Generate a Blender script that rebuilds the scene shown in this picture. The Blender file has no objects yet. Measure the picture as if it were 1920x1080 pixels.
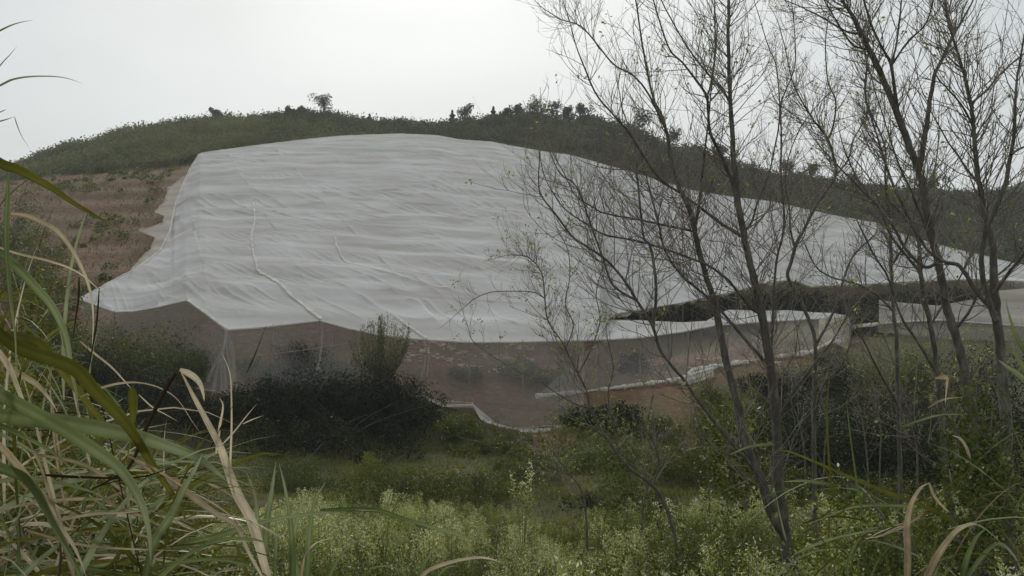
import bpy, math
import numpy as np
from math import radians

# ------------------------------------------------------------------ camera, sky, sun, exposure
scene = bpy.context.scene
col = scene.collection
FX = 1600.0                                   # focal length in pixels of a 1920 wide picture

cam_data = bpy.data.cameras.new("camera")
cam_data.sensor_width = 36.0
cam_data.lens = 36.0 * FX / 1920.0
cam_data.clip_start = 0.05
cam_data.clip_end = 3000.0
cam = bpy.data.objects.new("camera", cam_data)
cam.location = (0, 0, 0)
cam.rotation_euler = (radians(90), 0, 0)
col.objects.link(cam)
scene.camera = cam

SUN_EL, SUN_AZ = 38.0, -7.0                  # the sun stands behind the hill (azimuth from +Y, towards +X)
world = bpy.data.worlds.new("World")
scene.world = world
world.use_nodes = True
nt = world.node_tree
nt.nodes.clear()
wo = nt.nodes.new("ShaderNodeOutputWorld")
bg = nt.nodes.new("ShaderNodeBackground")
sky = nt.nodes.new("ShaderNodeTexSky")
sky.sky_type = 'NISHITA'
sky.sun_disc = False
sky.sun_elevation = radians(SUN_EL)
sky.sun_rotation = radians(SUN_AZ)
sky.dust_density = 4.0
sky.air_density = 1.0
tc = nt.nodes.new("ShaderNodeTexCoord")
dotn = nt.nodes.new("ShaderNodeVectorMath"); dotn.operation = 'DOT_PRODUCT'
nrm = nt.nodes.new("ShaderNodeVectorMath"); nrm.operation = 'NORMALIZE'
nt.links.new(tc.outputs['Generated'], nrm.inputs[0])
nt.links.new(nrm.outputs[0], dotn.inputs[0])
dotn.inputs[1].default_value = (math.sin(radians(SUN_AZ)) * math.cos(radians(SUN_EL)),
                                math.cos(radians(SUN_AZ)) * math.cos(radians(SUN_EL)), math.sin(radians(SUN_EL)))
ramp = nt.nodes.new("ShaderNodeValToRGB")     # cloud deck, brighter round the hidden sun
ramp.color_ramp.elements[0].position = 0.0
ramp.color_ramp.elements[0].color = (4.0, 4.15, 4.15, 1)
ramp.color_ramp.elements[1].position = 1.0
ramp.color_ramp.elements[1].color = (8.8, 9.0, 8.9, 1)
e = ramp.color_ramp.elements.new(0.70); e.color = (4.75, 5.05, 5.1, 1)
e = ramp.color_ramp.elements.new(0.87); e.color = (5.2, 5.5, 5.5, 1)
e = ramp.color_ramp.elements.new(0.935); e.color = (6.0, 6.25, 6.2, 1)
nt.links.new(dotn.outputs['Value'], ramp.inputs['Fac'])
cn = nt.nodes.new("ShaderNodeTexNoise")
cn.inputs['Scale'].default_value = 2.2
cn.inputs['Detail'].default_value = 4.0
mpn = nt.nodes.new("ShaderNodeMapping"); mpn.inputs['Scale'].default_value = (1, 1, 2.5)
nt.links.new(nrm.outputs[0], mpn.inputs[0]); nt.links.new(mpn.outputs[0], cn.inputs['Vector'])
cmr = nt.nodes.new("ShaderNodeMapRange")
cmr.inputs['From Min'].default_value = 0.3; cmr.inputs['From Max'].default_value = 0.7
cmr.inputs['To Min'].default_value = 0.90; cmr.inputs['To Max'].default_value = 1.08
nt.links.new(cn.outputs['Fac'], cmr.inputs['Value'])
cmul = nt.nodes.new("ShaderNodeVectorMath"); cmul.operation = 'SCALE'
nt.links.new(ramp.outputs['Color'], cmul.inputs[0]); nt.links.new(cmr.outputs[0], cmul.inputs['Scale'])
mixw = nt.nodes.new("ShaderNodeMix"); mixw.data_type = 'RGBA'
mixw.inputs['Factor'].default_value = 0.94
nt.links.new(sky.outputs[0], mixw.inputs['A'])
nt.links.new(cmul.outputs[0], mixw.inputs['B'])
nt.links.new(mixw.outputs['Result'], bg.inputs['Color'])
bg.inputs['Strength'].default_value = 0.1
nt.links.new(bg.outputs[0], wo.inputs['Surface'])

sun_data = bpy.data.lights.new("sun", 'SUN')
sun_data.energy = 1.5
sun_data.angle = radians(10)
sun_data.color = (1.0, 0.975, 0.94)
sun = bpy.data.objects.new("sun", sun_data)
sun.rotation_euler = (radians(SUN_EL - 90), 0, radians(-SUN_AZ))
sun.location = (0, 0, 60)
col.objects.link(sun)

scene.view_settings.view_transform = 'Standard'
scene.view_settings.look = 'None'
scene.view_settings.exposure = 0.5
scene.view_settings.gamma = 1.0
scene.view_settings.use_curve_mapping = False
try:
    scene.cycles.transparent_max_bounces = 24
    scene.cycles.max_bounces = 5
    scene.cycles.diffuse_bounces = 3
    scene.cycles.transmission_bounces = 3
    scene.cycles.volume_bounces = 0
    scene.cycles.volume_step_rate = 5.0
except Exception:
    pass

rng = np.random.default_rng(11)

# ------------------------------------------------------------------ helpers
def P(px, py, d):
    """point of the place that lies d metres ahead, d * slope to the side and up"""
    return np.array([(px - 960.0) / FX * d, d, (540.0 - py) / FX * d])

def mesh_np(name, verts, faces, rnd=None, smooth=False, extra=None):
    """faces: array (n,k) or list of such arrays"""
    me = bpy.data.meshes.new(name)
    verts = np.asarray(verts, dtype=np.float32)
    if not isinstance(faces, list):
        faces = [faces]
    faces = [np.asarray(f, dtype=np.int32) for f in faces if len(f)]
    me.vertices.add(len(verts))
    me.vertices.foreach_set("co", verts.ravel())
    nl = sum(f.size for f in faces); nf = sum(len(f) for f in faces)
    me.loops.add(nl); me.polygons.add(nf)
    me.loops.foreach_set("vertex_index", np.concatenate([f.ravel() for f in faces]))
    tot = np.concatenate([np.full(len(f), f.shape[1], dtype=np.int32) for f in faces])
    st = np.concatenate([[0], np.cumsum(tot)[:-1]]).astype(np.int32)
    me.polygons.foreach_set("loop_start", st)
    try:
        me.polygons.foreach_set("loop_total", tot)
    except Exception:
        pass
    me.polygons.foreach_set("use_smooth", np.full(nf, smooth, dtype=bool))
    if rnd is not None:
        a = me.attributes.new("rnd", 'FLOAT', 'POINT')
        a.data.foreach_set("value", np.asarray(rnd, dtype=np.float32))
    for k, v in (extra or {}).items():
        a = me.attributes.new(k, 'FLOAT', 'POINT')
        a.data.foreach_set("value", np.asarray(v, dtype=np.float32))
    me.update(calc_edges=True)
    return me

def link(name, me, mat=None, parent=None, kind=None, label=None, cat=None, group=None):
    if mat is not None and len(me.materials) == 0:
        me.materials.append(mat)
    o = bpy.data.objects.new(name, me)
    col.objects.link(o)
    if parent is not None:
        o.parent = parent
    props(o, kind, label, cat, group)
    return o

def props(o, kind=None, label=None, cat=None, group=None):
    if kind: o["kind"] = kind
    if label: o["label"] = label
    if cat: o["category"] = cat
    if group: o["group"] = group

def thing(name, label, cat, loc=(0, 0, 0), group=None, rz=0.0):
    o = bpy.data.objects.new(name, None)
    o.empty_display_size = 0.3
    o.location = tuple(float(v) for v in loc)
    o.rotation_euler = (0, 0, rz)
    col.objects.link(o)
    props(o, None, label, cat, group)
    return o

def copy_tree(o, parent=None):
    c = o.copy(); col.objects.link(c)
    c.parent = parent
    for ch in o.children:
        copy_tree(ch, c)
    return c

def vnoise(x, y, seed=0):
    x = np.asarray(x, float); y = np.asarray(y, float)
    xi = np.floor(x).astype(np.int64); yi = np.floor(y).astype(np.int64)
    xf = x - xi; yf = y - yi
    def h(a, b):
        n = (a * 374761393 + b * 668265263 + seed * 974634777) & 0xFFFFFFFF
        n = ((n ^ (n >> 13)) * 1274126177) & 0xFFFFFFFF
        return ((n ^ (n >> 16)) & 0xFFFF) / 65535.0
    u = xf * xf * (3 - 2 * xf); v = yf * yf * (3 - 2 * yf)
    return (h(xi, yi) * (1 - u) + h(xi + 1, yi) * u) * (1 - v) + (h(xi, yi + 1) * (1 - u) + h(xi + 1, yi + 1) * u) * v

def fbm(x, y, seed=0, o=4):
    s = 0; a = 0.5; t = 0
    for k in range(o):
        s = s + a * vnoise(x * 2 ** k, y * 2 ** k, seed + k * 17); t += a; a *= 0.5
    return s / t

def sstep(a, b, x):
    t = np.clip((x - a) / (b - a), 0, 1)
    return t * t * (3 - 2 * t)

def catmull(pts, per=5):
    pts = np.asarray(pts, float)
    if len(pts) < 3:
        t = np.linspace(0, 1, per * (len(pts) - 1) + 1)[:, None]
        return pts[0] * (1 - t) + pts[-1] * t
    p = np.vstack([2 * pts[0] - pts[1], pts, 2 * pts[-1] - pts[-2]])
    out = []
    for i in range(1, len(p) - 2):
        t = np.linspace(0, 1, per, endpoint=False)[:, None]
        a, b, c, d = p[i - 1], p[i], p[i + 1], p[i + 2]
        out.append(0.5 * ((2 * b) + (c - a) * t + (2 * a - 5 * b + 4 * c - d) * t ** 2 + (3 * b - a - 3 * c + d) * t ** 3))
    out.append(pts[-1:])
    return np.vstack(out)

class Acc:
    """collects tubes and blades into one mesh"""
    def __init__(self):
        self.v = []; self.f = []; self.r = []; self.n = 0
    def add(self, v, f, r):
        self.v.append(v); self.f.append(f + self.n); self.r.append(np.broadcast_to(r, (len(v),)) if np.ndim(r) == 0 else r)
        self.n += len(v)
    def tube(self, pts, rad, k=5, r=0.5, lump=0.0):
        pts = np.asarray(pts, float); n = len(pts)
        tan = np.gradient(pts, axis=0)
        tan /= (np.linalg.norm(tan, axis=1, keepdims=True) + 1e-9)
        ref = np.array([0.31, 0.93, 0.17])
        a = np.cross(tan, ref); a /= (np.linalg.norm(a, axis=1, keepdims=True) + 1e-9)
        b = np.cross(tan, a)
        th = np.arange(k) * 2 * np.pi / k
        rad = np.broadcast_to(rad, (n,)).astype(float)
        rr = rad[:, None] * np.ones((1, k))
        if lump:
            rr = rr * (1 + lump * (rng.random((n, k)) - 0.5))
        v = pts[:, None, :] + rr[..., None] * (np.cos(th)[None, :, None] * a[:, None, :] + np.sin(th)[None, :, None] * b[:, None, :])
        v = v.reshape(-1, 3)
        i = np.arange(n - 1)[:, None] * k; j = np.arange(k)[None, :]; j2 = (j + 1) % k
        f = np.stack([i + j, i + j2, i + k + j2, i + k + j], -1).reshape(-1, 4)
        self.add(v, f, r)
    def blade(self, pts, width, side=None, r=0.5, fold=0.35, twist=0.0):
        """a grass leaf: three points across, folded along its midrib"""
        pts = np.asarray(pts, float); n = len(pts)
        tan = np.gradient(pts, axis=0); tan /= (np.linalg.norm(tan, axis=1, keepdims=True) + 1e-9)
        if side is None:
            side = np.array([0.15, 1.0, 0.1])
        s = np.cross(tan, side); s /= (np.linalg.norm(s, axis=1, keepdims=True) + 1e-9)
        nn = np.cross(s, tan)
        if twist:
            a = np.linspace(0, twist, n)[:, None]
            s, nn = s * np.cos(a) + nn * np.sin(a), nn * np.cos(a) - s * np.sin(a)
        w = np.broadcast_to(width, (n,))[:, None] * 0.5
        offs = [(-1, 1.0, -.16), (-.52, .5, .10), (0, 0, .26), (.48, .5, -.04), (1, 1.0, .12)]
        v = np.stack([pts + s * w * a_ + nn * w * fold * b_ for a_, b_, _ in offs], 1).reshape(-1, 3)
        rv = np.broadcast_to(r, (n,)) if np.ndim(r) < 1 else np.asarray(r)
        rv = np.clip(np.stack([rv + c_ for _, _, c_ in offs], 1), 0, 1).reshape(-1)
        i = (np.arange(n - 1) * 5)[:, None]
        f = np.stack([np.hstack([i + q, i + q + 1, i + q + 6, i + q + 5]) for q in range(4)], 1).reshape(-1, 4)
        self.add(v, f, rv)
    def mesh(self, name, smooth=True):
        return mesh_np(name, np.vstack(self.v), np.vstack(self.f), np.concatenate(self.r), smooth)

def leaf_quads(c, size, n_dir=None, aspect=0.5, updir=0.0):
    """diamond leaves at centres c, random directions"""
    n = len(c)
    d = rng.normal(size=(n, 3)); d[:, 2] += updir
    if n_dir is not None:
        d = d * 0.6 + n_dir
    d /= np.linalg.norm(d, axis=1, keepdims=True) + 1e-9
    q = rng.normal(size=(n, 3)); s = np.cross(d, q); s /= np.linalg.norm(s, axis=1, keepdims=True) + 1e-9
    L = np.broadcast_to(size, (n,))[:, None] * (0.6 + 0.8 * rng.random((n, 1)))
    v = np.stack([c - d * L * 0.5, c + s * L * aspect * 0.5, c + d * L * 0.5, c - s * L * aspect * 0.5], 1).reshape(-1, 3)
    f = np.arange(4 * n).reshape(n, 4)
    return v, f

# ------------------------------------------------------------------ materials
def newmat(name):
    m = bpy.data.materials.new(name); m.use_nodes = True
    t = m.node_tree; t.nodes.clear()
    o = t.nodes.new("ShaderNodeOutputMaterial")
    return m, t, o

def N(t, typ, **kw):
    n = t.nodes.new(typ)
    for k, v in kw.items():
        if k in n.inputs: n.inputs[k].default_value = v
        else: setattr(n, k, v)
    return n

def ramp_node(t, stops):
    r = t.nodes.new("ShaderNodeValToRGB")
    el = r.color_ramp.elements
    el[0].position, el[0].color = stops[0][0], (*stops[0][1], 1)
    el[1].position, el[1].color = stops[-1][0], (*stops[-1][1], 1)
    for p, c in stops[1:-1]:
        e = el.new(p); e.color = (*c, 1)
    return r

def leaf_mat(name, stops, trans=0.3, gloss=0.12, mottled=0.0, scale=2.0):
    m, t, o = newmat(name)
    at = N(t, "ShaderNodeAttribute", attribute_name="rnd")
    r = ramp_node(t, stops)
    t.links.new(at.outputs['Fac'], r.inputs['Fac'])
    geo = N(t, "ShaderNodeNewGeometry")
    nz = N(t, "ShaderNodeTexNoise", Scale=scale, Detail=3.0)
    t.links.new(geo.outputs['Position'], nz.inputs['Vector'])
    hs = N(t, "ShaderNodeHueSaturation")
    mr = N(t, "ShaderNodeMapRange"); mr.inputs['From Min'].default_value = 0.3; mr.inputs['From Max'].default_value = 0.7
    mr.inputs['To Min'].default_value = 1 - mottled; mr.inputs['To Max'].default_value = 1 + mottled
    t.links.new(nz.outputs['Fac'], mr.inputs['Value']); t.links.new(mr.outputs[0], hs.inputs['Value'])
    t.links.new(r.outputs['Color'], hs.inputs['Color'])
    d = N(t, "ShaderNodeBsdfDiffuse"); tr = N(t, "ShaderNodeBsdfTranslucent"); gl = N(t, "ShaderNodeBsdfGlossy", Roughness=0.45)
    gl.inputs['Color'].default_value = (0.6, 0.6, 0.6, 1)
    t.links.new(hs.outputs[0], d.inputs['Color']); t.links.new(hs.outputs[0], tr.inputs['Color'])
    a = N(t, "ShaderNodeMixShader"); a.inputs[0].default_value = trans
    t.links.new(d.outputs[0], a.inputs[1]); t.links.new(tr.outputs[0], a.inputs[2])
    fr = N(t, "ShaderNodeFresnel", IOR=1.35)
    ml = N(t, "ShaderNodeMath", operation='MULTIPLY'); ml.inputs[1].default_value = gloss * 3
    t.links.new(fr.outputs[0], ml.inputs[0])
    b = N(t, "ShaderNodeMixShader")
    t.links.new(ml.outputs[0], b.inputs[0]); t.links.new(a.outputs[0], b.inputs[1]); t.links.new(gl.outputs[0], b.inputs[2])
    t.links.new(b.outputs[0], o.inputs['Surface'])
    return m

def bark_mat(name, c1, c2, scale=18.0):
    m, t, o = newmat(name)
    geo = N(t, "ShaderNodeNewGeometry")
    mp = N(t, "ShaderNodeMapping"); mp.inputs['Scale'].default_value = (1, 1, 0.35)
    nz = N(t, "ShaderNodeTexNoise", Scale=scale, Detail=6.0, Roughness=0.65)
    t.links.new(geo.outputs['Position'], mp.inputs[0]); t.links.new(mp.outputs[0], nz.inputs['Vector'])
    cm = tuple(a_ * .55 + b_ * .45 for a_, b_ in zip(c1, c2)); cl = tuple(min(1, v_ * 1.45) for v_ in (c2[0], c2[1] * 1.04, c2[2]))
    r = ramp_node(t, [(0.32, c1), (0.5, cm), (0.6, c2), (0.72, cl)])
    t.links.new(nz.outputs['Fac'], r.inputs['Fac'])
    b = N(t, "ShaderNodeBsdfPrincipled", Roughness=0.85)
    bp = N(t, "ShaderNodeBump", Strength=0.5, Distance=0.01)
    t.links.new(nz.outputs['Fac'], bp.inputs['Height']); t.links.new(bp.outputs[0], b.inputs['Normal'])
    t.links.new(r.outputs['Color'], b.inputs['Base Color']); t.links.new(b.outputs[0], o.inputs['Surface'])
    return m

M = {}
M['scrub_left'] = leaf_mat('scrub_left', [(0, (.085, .098, .038)), (.5, (.13, .142, .06)), (.85, (.14, .145, .06)), (1, (.20, .18, .09))], .3, .0, .35, .05)  # leaf colour lifted to carry part of the distance haze
M['scrub_dark'] = leaf_mat('scrub_dark', [(0, (.055, .062, .034)), (.6, (.09, .098, .055)), (.9, (.12, .12, .07)), (1, (.15, .14, .085))], .3, .0, .3, .08)  # also lifted: part of the haze on the ridge is in this colour
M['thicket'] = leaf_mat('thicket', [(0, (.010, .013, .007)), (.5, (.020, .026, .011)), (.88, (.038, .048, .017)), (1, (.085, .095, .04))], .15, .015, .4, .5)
M['bush'] = leaf_mat('bush', [(0, (.05, .065, .015)), (.6, (.095, .12, .025)), (1, (.17, .19, .06))], .35, .02, .3, .8)
M['weed'] = leaf_mat('weed', [(0, (.075, .105, .010)), (.4, (.16, .205, .022)), (.78, (.30, .34, .075)), (1, (.64, .64, .38))], .42, .03, .28, 1.2)
M['weed_dark'] = leaf_mat('weed_dark', [(0, (.038, .05, .007)), (.6, (.095, .115, .016)), (.92, (.19, .21, .035)), (1, (.40, .40, .2))], .3, .03, .35, 1.2)
M['grass'] = leaf_mat('grass', [(0, (.045, .058, .010)), (.4, (.11, .135, .02)), (.75, (.19, .19, .035)), (1, (.24, .19, .085))], .3, .0, .5, .22)
M['blade_green'] = leaf_mat('blade_green', [(0, (.065, .095, .026)), (.5, (.16, .20, .075)), (1, (.30, .33, .19))], .35, .02, .25, 9)
M['blade_olive'] = leaf_mat('blade_olive', [(0, (.06, .065, .01)), (1, (.16, .155, .03))], .35, .03, .25, 9)
M['blade_dry'] = leaf_mat('blade_dry', [(0, (.22, .155, .08)), (.5, (.43, .35, .22)), (1, (.66, .58, .42))], .3, .04, .3, 14)
M['blade_dark'] = leaf_mat('blade_dark', [(0, (.025, .018, .01)), (1, (.06, .04, .02))], .1, .02, .2, 9)
M['young'] = leaf_mat('young', [(0, (.16, .19, .03)), (.7, (.30, .33, .07)), (1, (.50, .52, .26))], .45, .03, .2, 5)
M['blossom'] = leaf_mat('blossom', [(0, (.35, .36, .25)), (1, (.60, .60, .50))], .35, .02, .1, 5)
M['bark'] = bark_mat('bark', (.055, .050, .040), (.155, .145, .12))
M['bark_grey'] = bark_mat('bark_grey', (.06, .054, .044), (.165, .15, .125))
M['twig'] = bark_mat('twig', (.13, .11, .09), (.28, .25, .21), 4)
M['twig_pale'] = bark_mat('twig_pale', (.11, .095, .08), (.25, .22, .18), 4)

def net_mat(name, alpha, cols, bump=0.3, bscale=1.0, weave=True):
    """woven shade net: the threads scatter and pass light, the holes are open"""
    m, t, o = newmat(name)
    geo = N(t, "ShaderNodeNewGeometry")
    mp = N(t, "ShaderNodeMapping"); mp.inputs['Scale'].default_value = (0.13, 0.35, 0.5)
    nz = N(t, "ShaderNodeTexNoise", Scale=0.9 * bscale, Detail=5.0, Roughness=0.55)
    t.links.new(geo.outputs['Position'], mp.inputs[0]); t.links.new(mp.outputs[0], nz.inputs['Vector'])
    r = ramp_node(t, [(0.35, cols[0]), (0.65, cols[1])])
    t.links.new(nz.outputs['Fac'], r.inputs['Fac'])
    d = N(t, "ShaderNodeBsdfDiffuse"); tr = N(t, "ShaderNodeBsdfTranslucent")
    t.links.new(r.outputs['Color'], d.inputs['Color']); t.links.new(r.outputs['Color'], tr.inputs['Color'])
    da = N(t, "ShaderNodeVectorMath", operation='DOT_PRODUCT'); da.inputs[1].default_value = (.10, -.17, 0)
    db = N(t, "ShaderNodeVectorMath", operation='DOT_PRODUCT'); db.inputs[1].default_value = (.78, .45, .2)
    t.links.new(geo.outputs['Position'], da.inputs[0]); t.links.new(geo.outputs['Position'], db.inputs[0])
    cxyz = N(t, "ShaderNodeCombineXYZ"); t.links.new(da.outputs['Value'], cxyz.inputs[0]); t.links.new(db.outputs['Value'], cxyz.inputs[1])
    wn = N(t, "ShaderNodeTexNoise", Scale=1.0 * bscale, Detail=4.0, Roughness=0.5, Distortion=0.4)
    t.links.new(cxyz.outputs[0], wn.inputs['Vector'])
    bp = N(t, "ShaderNodeBump", Strength=bump, Distance=0.5)
    t.links.new(wn.outputs['Fac'], bp.inputs['Height'])
    t.links.new(bp.outputs[0], d.inputs['Normal']); t.links.new(bp.outputs[0], tr.inputs['Normal'])
    a = N(t, "ShaderNodeMixShader"); a.inputs[0].default_value = 0.42
    t.links.new(d.outputs[0], a.inputs[1]); t.links.new(tr.outputs[0], a.inputs[2])
    tp = N(t, "ShaderNodeBsdfTransparent")
    mr = N(t, "ShaderNodeMapRange"); mr.inputs['From Min'].default_value = 0.3; mr.inputs['From Max'].default_value = 0.7
    mr.inputs['To Min'].default_value = alpha * 0.86; mr.inputs['To Max'].default_value = min(1, alpha * 1.14)
    t.links.new(nz.outputs['Fac'], mr.inputs['Value'])
    b = N(t, "ShaderNodeMixShader")
    t.links.new(mr.outputs[0], b.inputs[0]); t.links.new(tp.outputs[0], b.inputs[1]); t.links.new(a.outputs[0], b.inputs[2])
    t.links.new(b.outputs[0], o.inputs['Surface'])
    return m

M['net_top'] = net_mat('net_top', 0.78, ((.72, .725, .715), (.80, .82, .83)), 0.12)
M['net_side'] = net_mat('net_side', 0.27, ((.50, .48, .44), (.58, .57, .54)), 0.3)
M['net_mid'] = net_mat('net_mid', 0.6, ((.62, .58, .52), (.72, .70, .66)), 0.3)
M['net_thin'] = net_mat('net_thin', 0.46, ((.60, .56, .50), (.72, .69, .65)), 0.3)
M['net_hem'] = net_mat('net_hem', 0.92, ((.62, .60, .55), (.75, .74, .70)), 0.5, 3)
M['net_hem_tan'] = net_mat('net_hem_tan', 0.75, ((.45, .40, .28), (.58, .54, .42)), 0.5, 3)
M['wire'] = bark_mat('wire', (.12, .12, .11), (.25, .25, .23), 3)
M['pole'] = bark_mat('pole', (.10, .09, .075), (.20, .18, .15), 6)

# ------------------------------------------------------------------ curves of the netting: (px, py, distance)
def curve(pts):
    a = np.array(pts, float)
    return lambda x: (np.interp(x, a[:, 0], a[:, 1]), np.interp(x, a[:, 0], a[:, 2]))

MAIN_BOT = [(150, 562, 62), (185, 574, 61), (215, 585, 60), (250, 584, 60), (300, 575, 59), (350, 563, 58), (385, 588, 55), (425, 619, 52.5),
            (480, 615, 53), (550, 607, 54.5), (600, 601, 55.5), (650, 615, 54.5), (700, 626, 54), (760, 634, 53.5), (800, 637, 53),
            (880, 642, 52.5), (980, 641, 53), (1060, 639, 54.5), (1125, 637, 56), (1140, 600, 66), (1155, 588, 70), (1200, 580, 73),
            (1280, 567, 77), (1330, 556, 81), (1380, 546, 84), (1430, 531, 88), (1475, 525, 90), (1500, 529, 90), (1520, 537, 90), (1600, 534, 92),
            (1700, 528, 95), (1830, 523, 98), (1930, 528, 98)]
MAIN_TOP = [(150, 560, 62.3), (250, 506, 68), (275, 490, 71), (300, 470, 75), (320, 430, 84), (327, 385, 96), (345, 340, 110),
            (358, 312, 121), (375, 287, 130), (480, 273, 137), (560, 263, 143), (640, 255, 148), (750, 251, 151), (820, 254, 151),
            (860, 262, 150), (920, 266, 150), (960, 274, 149), (1030, 286, 149), (1070, 291, 149), (1200, 328, 146), (1300, 358, 143),
            (1380, 371, 140), (1440, 377, 137), (1560, 404, 131), (1640, 418, 127), (1700, 443, 125), (1780, 465, 122), (1880, 489, 118), (1930, 500, 116)]
mb, mt = curve(MAIN_BOT), curve(MAIN_TOP)
HEM = [(128, 650, 61), (180, 680, 59), (300, 715, 55), (430, 742, 50.5), (560, 748, 51), (700, 748, 51), (790, 742, 51), (815, 752, 50.5), (885, 757, 50),
       (905, 785, 49), (940, 806, 48), (1000, 802, 48.5), (1060, 799, 49), (1095, 790, 49.5)]
HEM2 = [(1005, 744, 52.5), (1100, 735, 54), (1200, 722, 55.5), (1280, 711, 57), (1300, 694, 59), (1400, 679, 61), (1440, 672, 62), (1520, 661, 65), (1560, 640, 69), (1600, 655, 69)]

# ------------------------------------------------------------------ ground
SKYL = np.array([(-400, 380), (0, 306), (100, 276), (200, 241), (300, 221), (400, 211), (500, 209), (600, 207), (700, 223), (820, 227), (900, 216),
                 (1000, 208), (1100, 211), (1200, 240), (1300, 273), (1400, 305), (1500, 325), (1600, 343), (1750, 358), (1850, 358), (1920, 352), (2400, 345)], float)
def left_profile(f, px):
    return [(45, -8.7), (56, -6.6), (62, -4.4), (68, -1.6), (75, .6 * f), (84, 2.9 * f), (96, 6.3 * f), (110, 10.6 * f), (121, 14.6 * f), (130, 17.5 * f), (142, 20.2 * f)]
cols_px = [-500, 0, 150, 260, 340, 376, 425, 500, 600, 700, 800, 900, 1000, 1100, 1160, 1280, 1380, 1475, 1600, 1700, 1830, 1920, 2400]
YF = np.arange(0, 701, 1.0)
tab = []
for c in cols_px:
    zsk = (540 - np.interp(c, SKYL[:, 0], SKYL[:, 1])) / FX * 205 - 1.9
    if c < 370:
        k = left_profile(np.interp(c, [-500, 0, 150, 340], [.7, .88, .93, 1.0]), c)
    else:
        k = [(45, -8.7)]
        b_py, b_Y = mb(min(c, 1920)); t_py, t_Y = mt(min(c, 1920))
        zb = (540 - b_py) / FX * b_Y - 3.7; zt = (540 - t_py) / FX * t_Y - 3.3
        if c < 1100: h = np.array(HEM)
        else: h = np.array(HEM2)
        h_py = np.interp(c, h[:, 0], h[:, 1]); h_Y = np.interp(c, h[:, 0], h[:, 2])
        if c > 1600: h_py, h_Y = 634, 73
        if h_Y > 46: k.append((h_Y - 0.3, (540 - h_py) / FX * h_Y - 0.12))
        if b_Y - h_Y > 3: k.append((b_Y, zb))
        k.append((t_Y, zt))
    k.append((205, zsk))
    k += [(265, zsk - 16), (350, zsk - 22), (425, np.interp(c, [-500, 1500, 1750, 1920, 2400], [-10, 0, 32, 52, 58])), (700, -30)]
    near = [(0, -1.65), (2, -2.0), (4, -2.75), (6, -3.3), (9, -4.1), (12, -4.8), (20, -6.6), (30, -8.1), (38, -8.6)]
    k = np.array(near + k, float)
    tab.append(np.interp(YF, k[:, 0], k[:, 1]))
tab = np.array(tab)
ker = np.array([1, 2, 3, 2, 1.]) / 9
sm = np.apply_along_axis(lambda r: np.convolve(np.pad(r, 2, mode='edge'), ker, 'valid'), 1, tab)
tab = sm
colu = (np.array(cols_px, float) - 960) / FX

def ground_z(x, y, detail=True):
    x = np.asarray(x, float); y = np.asarray(y, float)
    yy = np.clip(y, 0, 699.0)
    u = np.clip(x / np.maximum(yy, 14.0), colu[0], colu[-1])
    ci = np.clip(np.searchsorted(colu, u) - 1, 0, len(colu) - 2)
    f = (u - colu[ci]) / (colu[ci + 1] - colu[ci]); f = f * f * (3 - 2 * f)
    yi = np.floor(yy).astype(int); yf = yy - yi
    z0 = tab[ci, yi] * (1 - yf) + tab[ci, yi + 1] * yf
    z1 = tab[ci + 1, yi] * (1 - yf) + tab[ci + 1, yi + 1] * yf
    z = z0 * (1 - f) + z1 * f
    if detail:
        # orchard terraces on the hill
        w = sstep(64, 76, y) * (1 - sstep(128, 146, y))
        s = 2.3; ph = z / s + 1.6 * (fbm(x * .03, y * .012, 3, 2) - .5)
        fr = ph - np.floor(ph)
        zt = (np.floor(ph) + sstep(0.45, 1.0, fr) - (ph - z / s)) * s
        z = z * (1 - w * .28) + zt * w * .28
        z = z + 0.25 * (fbm(x * .25, y * .25, 5) - .5) * sstep(2, 12, y) + 0.8 * (fbm(x * .05, y * .05, 9) - .5) * sstep(150, 200, y)
        # low field bunds across the meadow
        wv = (y + 1.4 * (fbm(x * .06, y * .02, 31) - .5) * 4)
        bund = np.maximum(0, 1 - np.abs(((wv + 2.5) % 5.5) - 2.75) / .6) * sstep(30, 34, y) * (1 - sstep(42, 45, y))
        z = z + bund * 0.3
    return z

def nonuni(segs):
    out = [segs[0][0]]
    for a, b, s in segs:
        n = max(1, int(round((b - a) / s)))
        out += list(np.linspace(a, b, n + 1)[1:])
    return np.array(out)
gx = nonuni([(-700, -160, 30), (-160, -60, 1.6), (-60, 60, 0.8), (60, 160, 1.6), (160, 700, 30)])
gy = nonuni([(-60, -8, 4), (-8, 45, 0.8), (45, 150, 0.6), (150, 260, 2.0), (260, 700, 15)])
GX, GY = np.meshgrid(gx, gy)
GZ = ground_z(GX, GY)
GZ = np.where(GY < 0, -1.65, GZ)
nv = GX.shape
idx = np.arange(nv[0] * nv[1]).reshape(nv)
gf = np.stack([idx[:-1, :-1], idx[:-1, 1:], idx[1:, 1:], idx[1:, :-1]], -1).reshape(-1, 4)
ux = GX / np.maximum(GY, 14) * FX + 960
b_py, b_Y = mb(np.clip(ux, 150, 1920)); t_py, t_Y = mt(np.clip(ux, 376, 1920))
t_Y = np.where(ux < 376, 142, t_Y)
h1 = np.array(HEM); h_Y = np.interp(ux, h1[:, 0], h1[:, 2]); h_Y = np.where(ux > 1095, np.interp(ux, np.array(HEM2)[:, 0], np.array(HEM2)[:, 2]), h_Y)
soil = sstep(-1.0, 0.8, GY - h_Y) * (1 - sstep(-1, 2, GY - t_Y))
gap = (ux > 1125) & (GY > np.interp(ux, [1128, 1345, 1582, 1620, 1640], [68, 70, 76, 76, 60])) & (GY < b_Y + 15)
soil = np.maximum(soil, .75 * (ux > 1000) * (ux < 1520) * sstep(-5, -2, GY - h_Y) * (1 - sstep(0, 1, GY - h_Y)))
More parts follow.
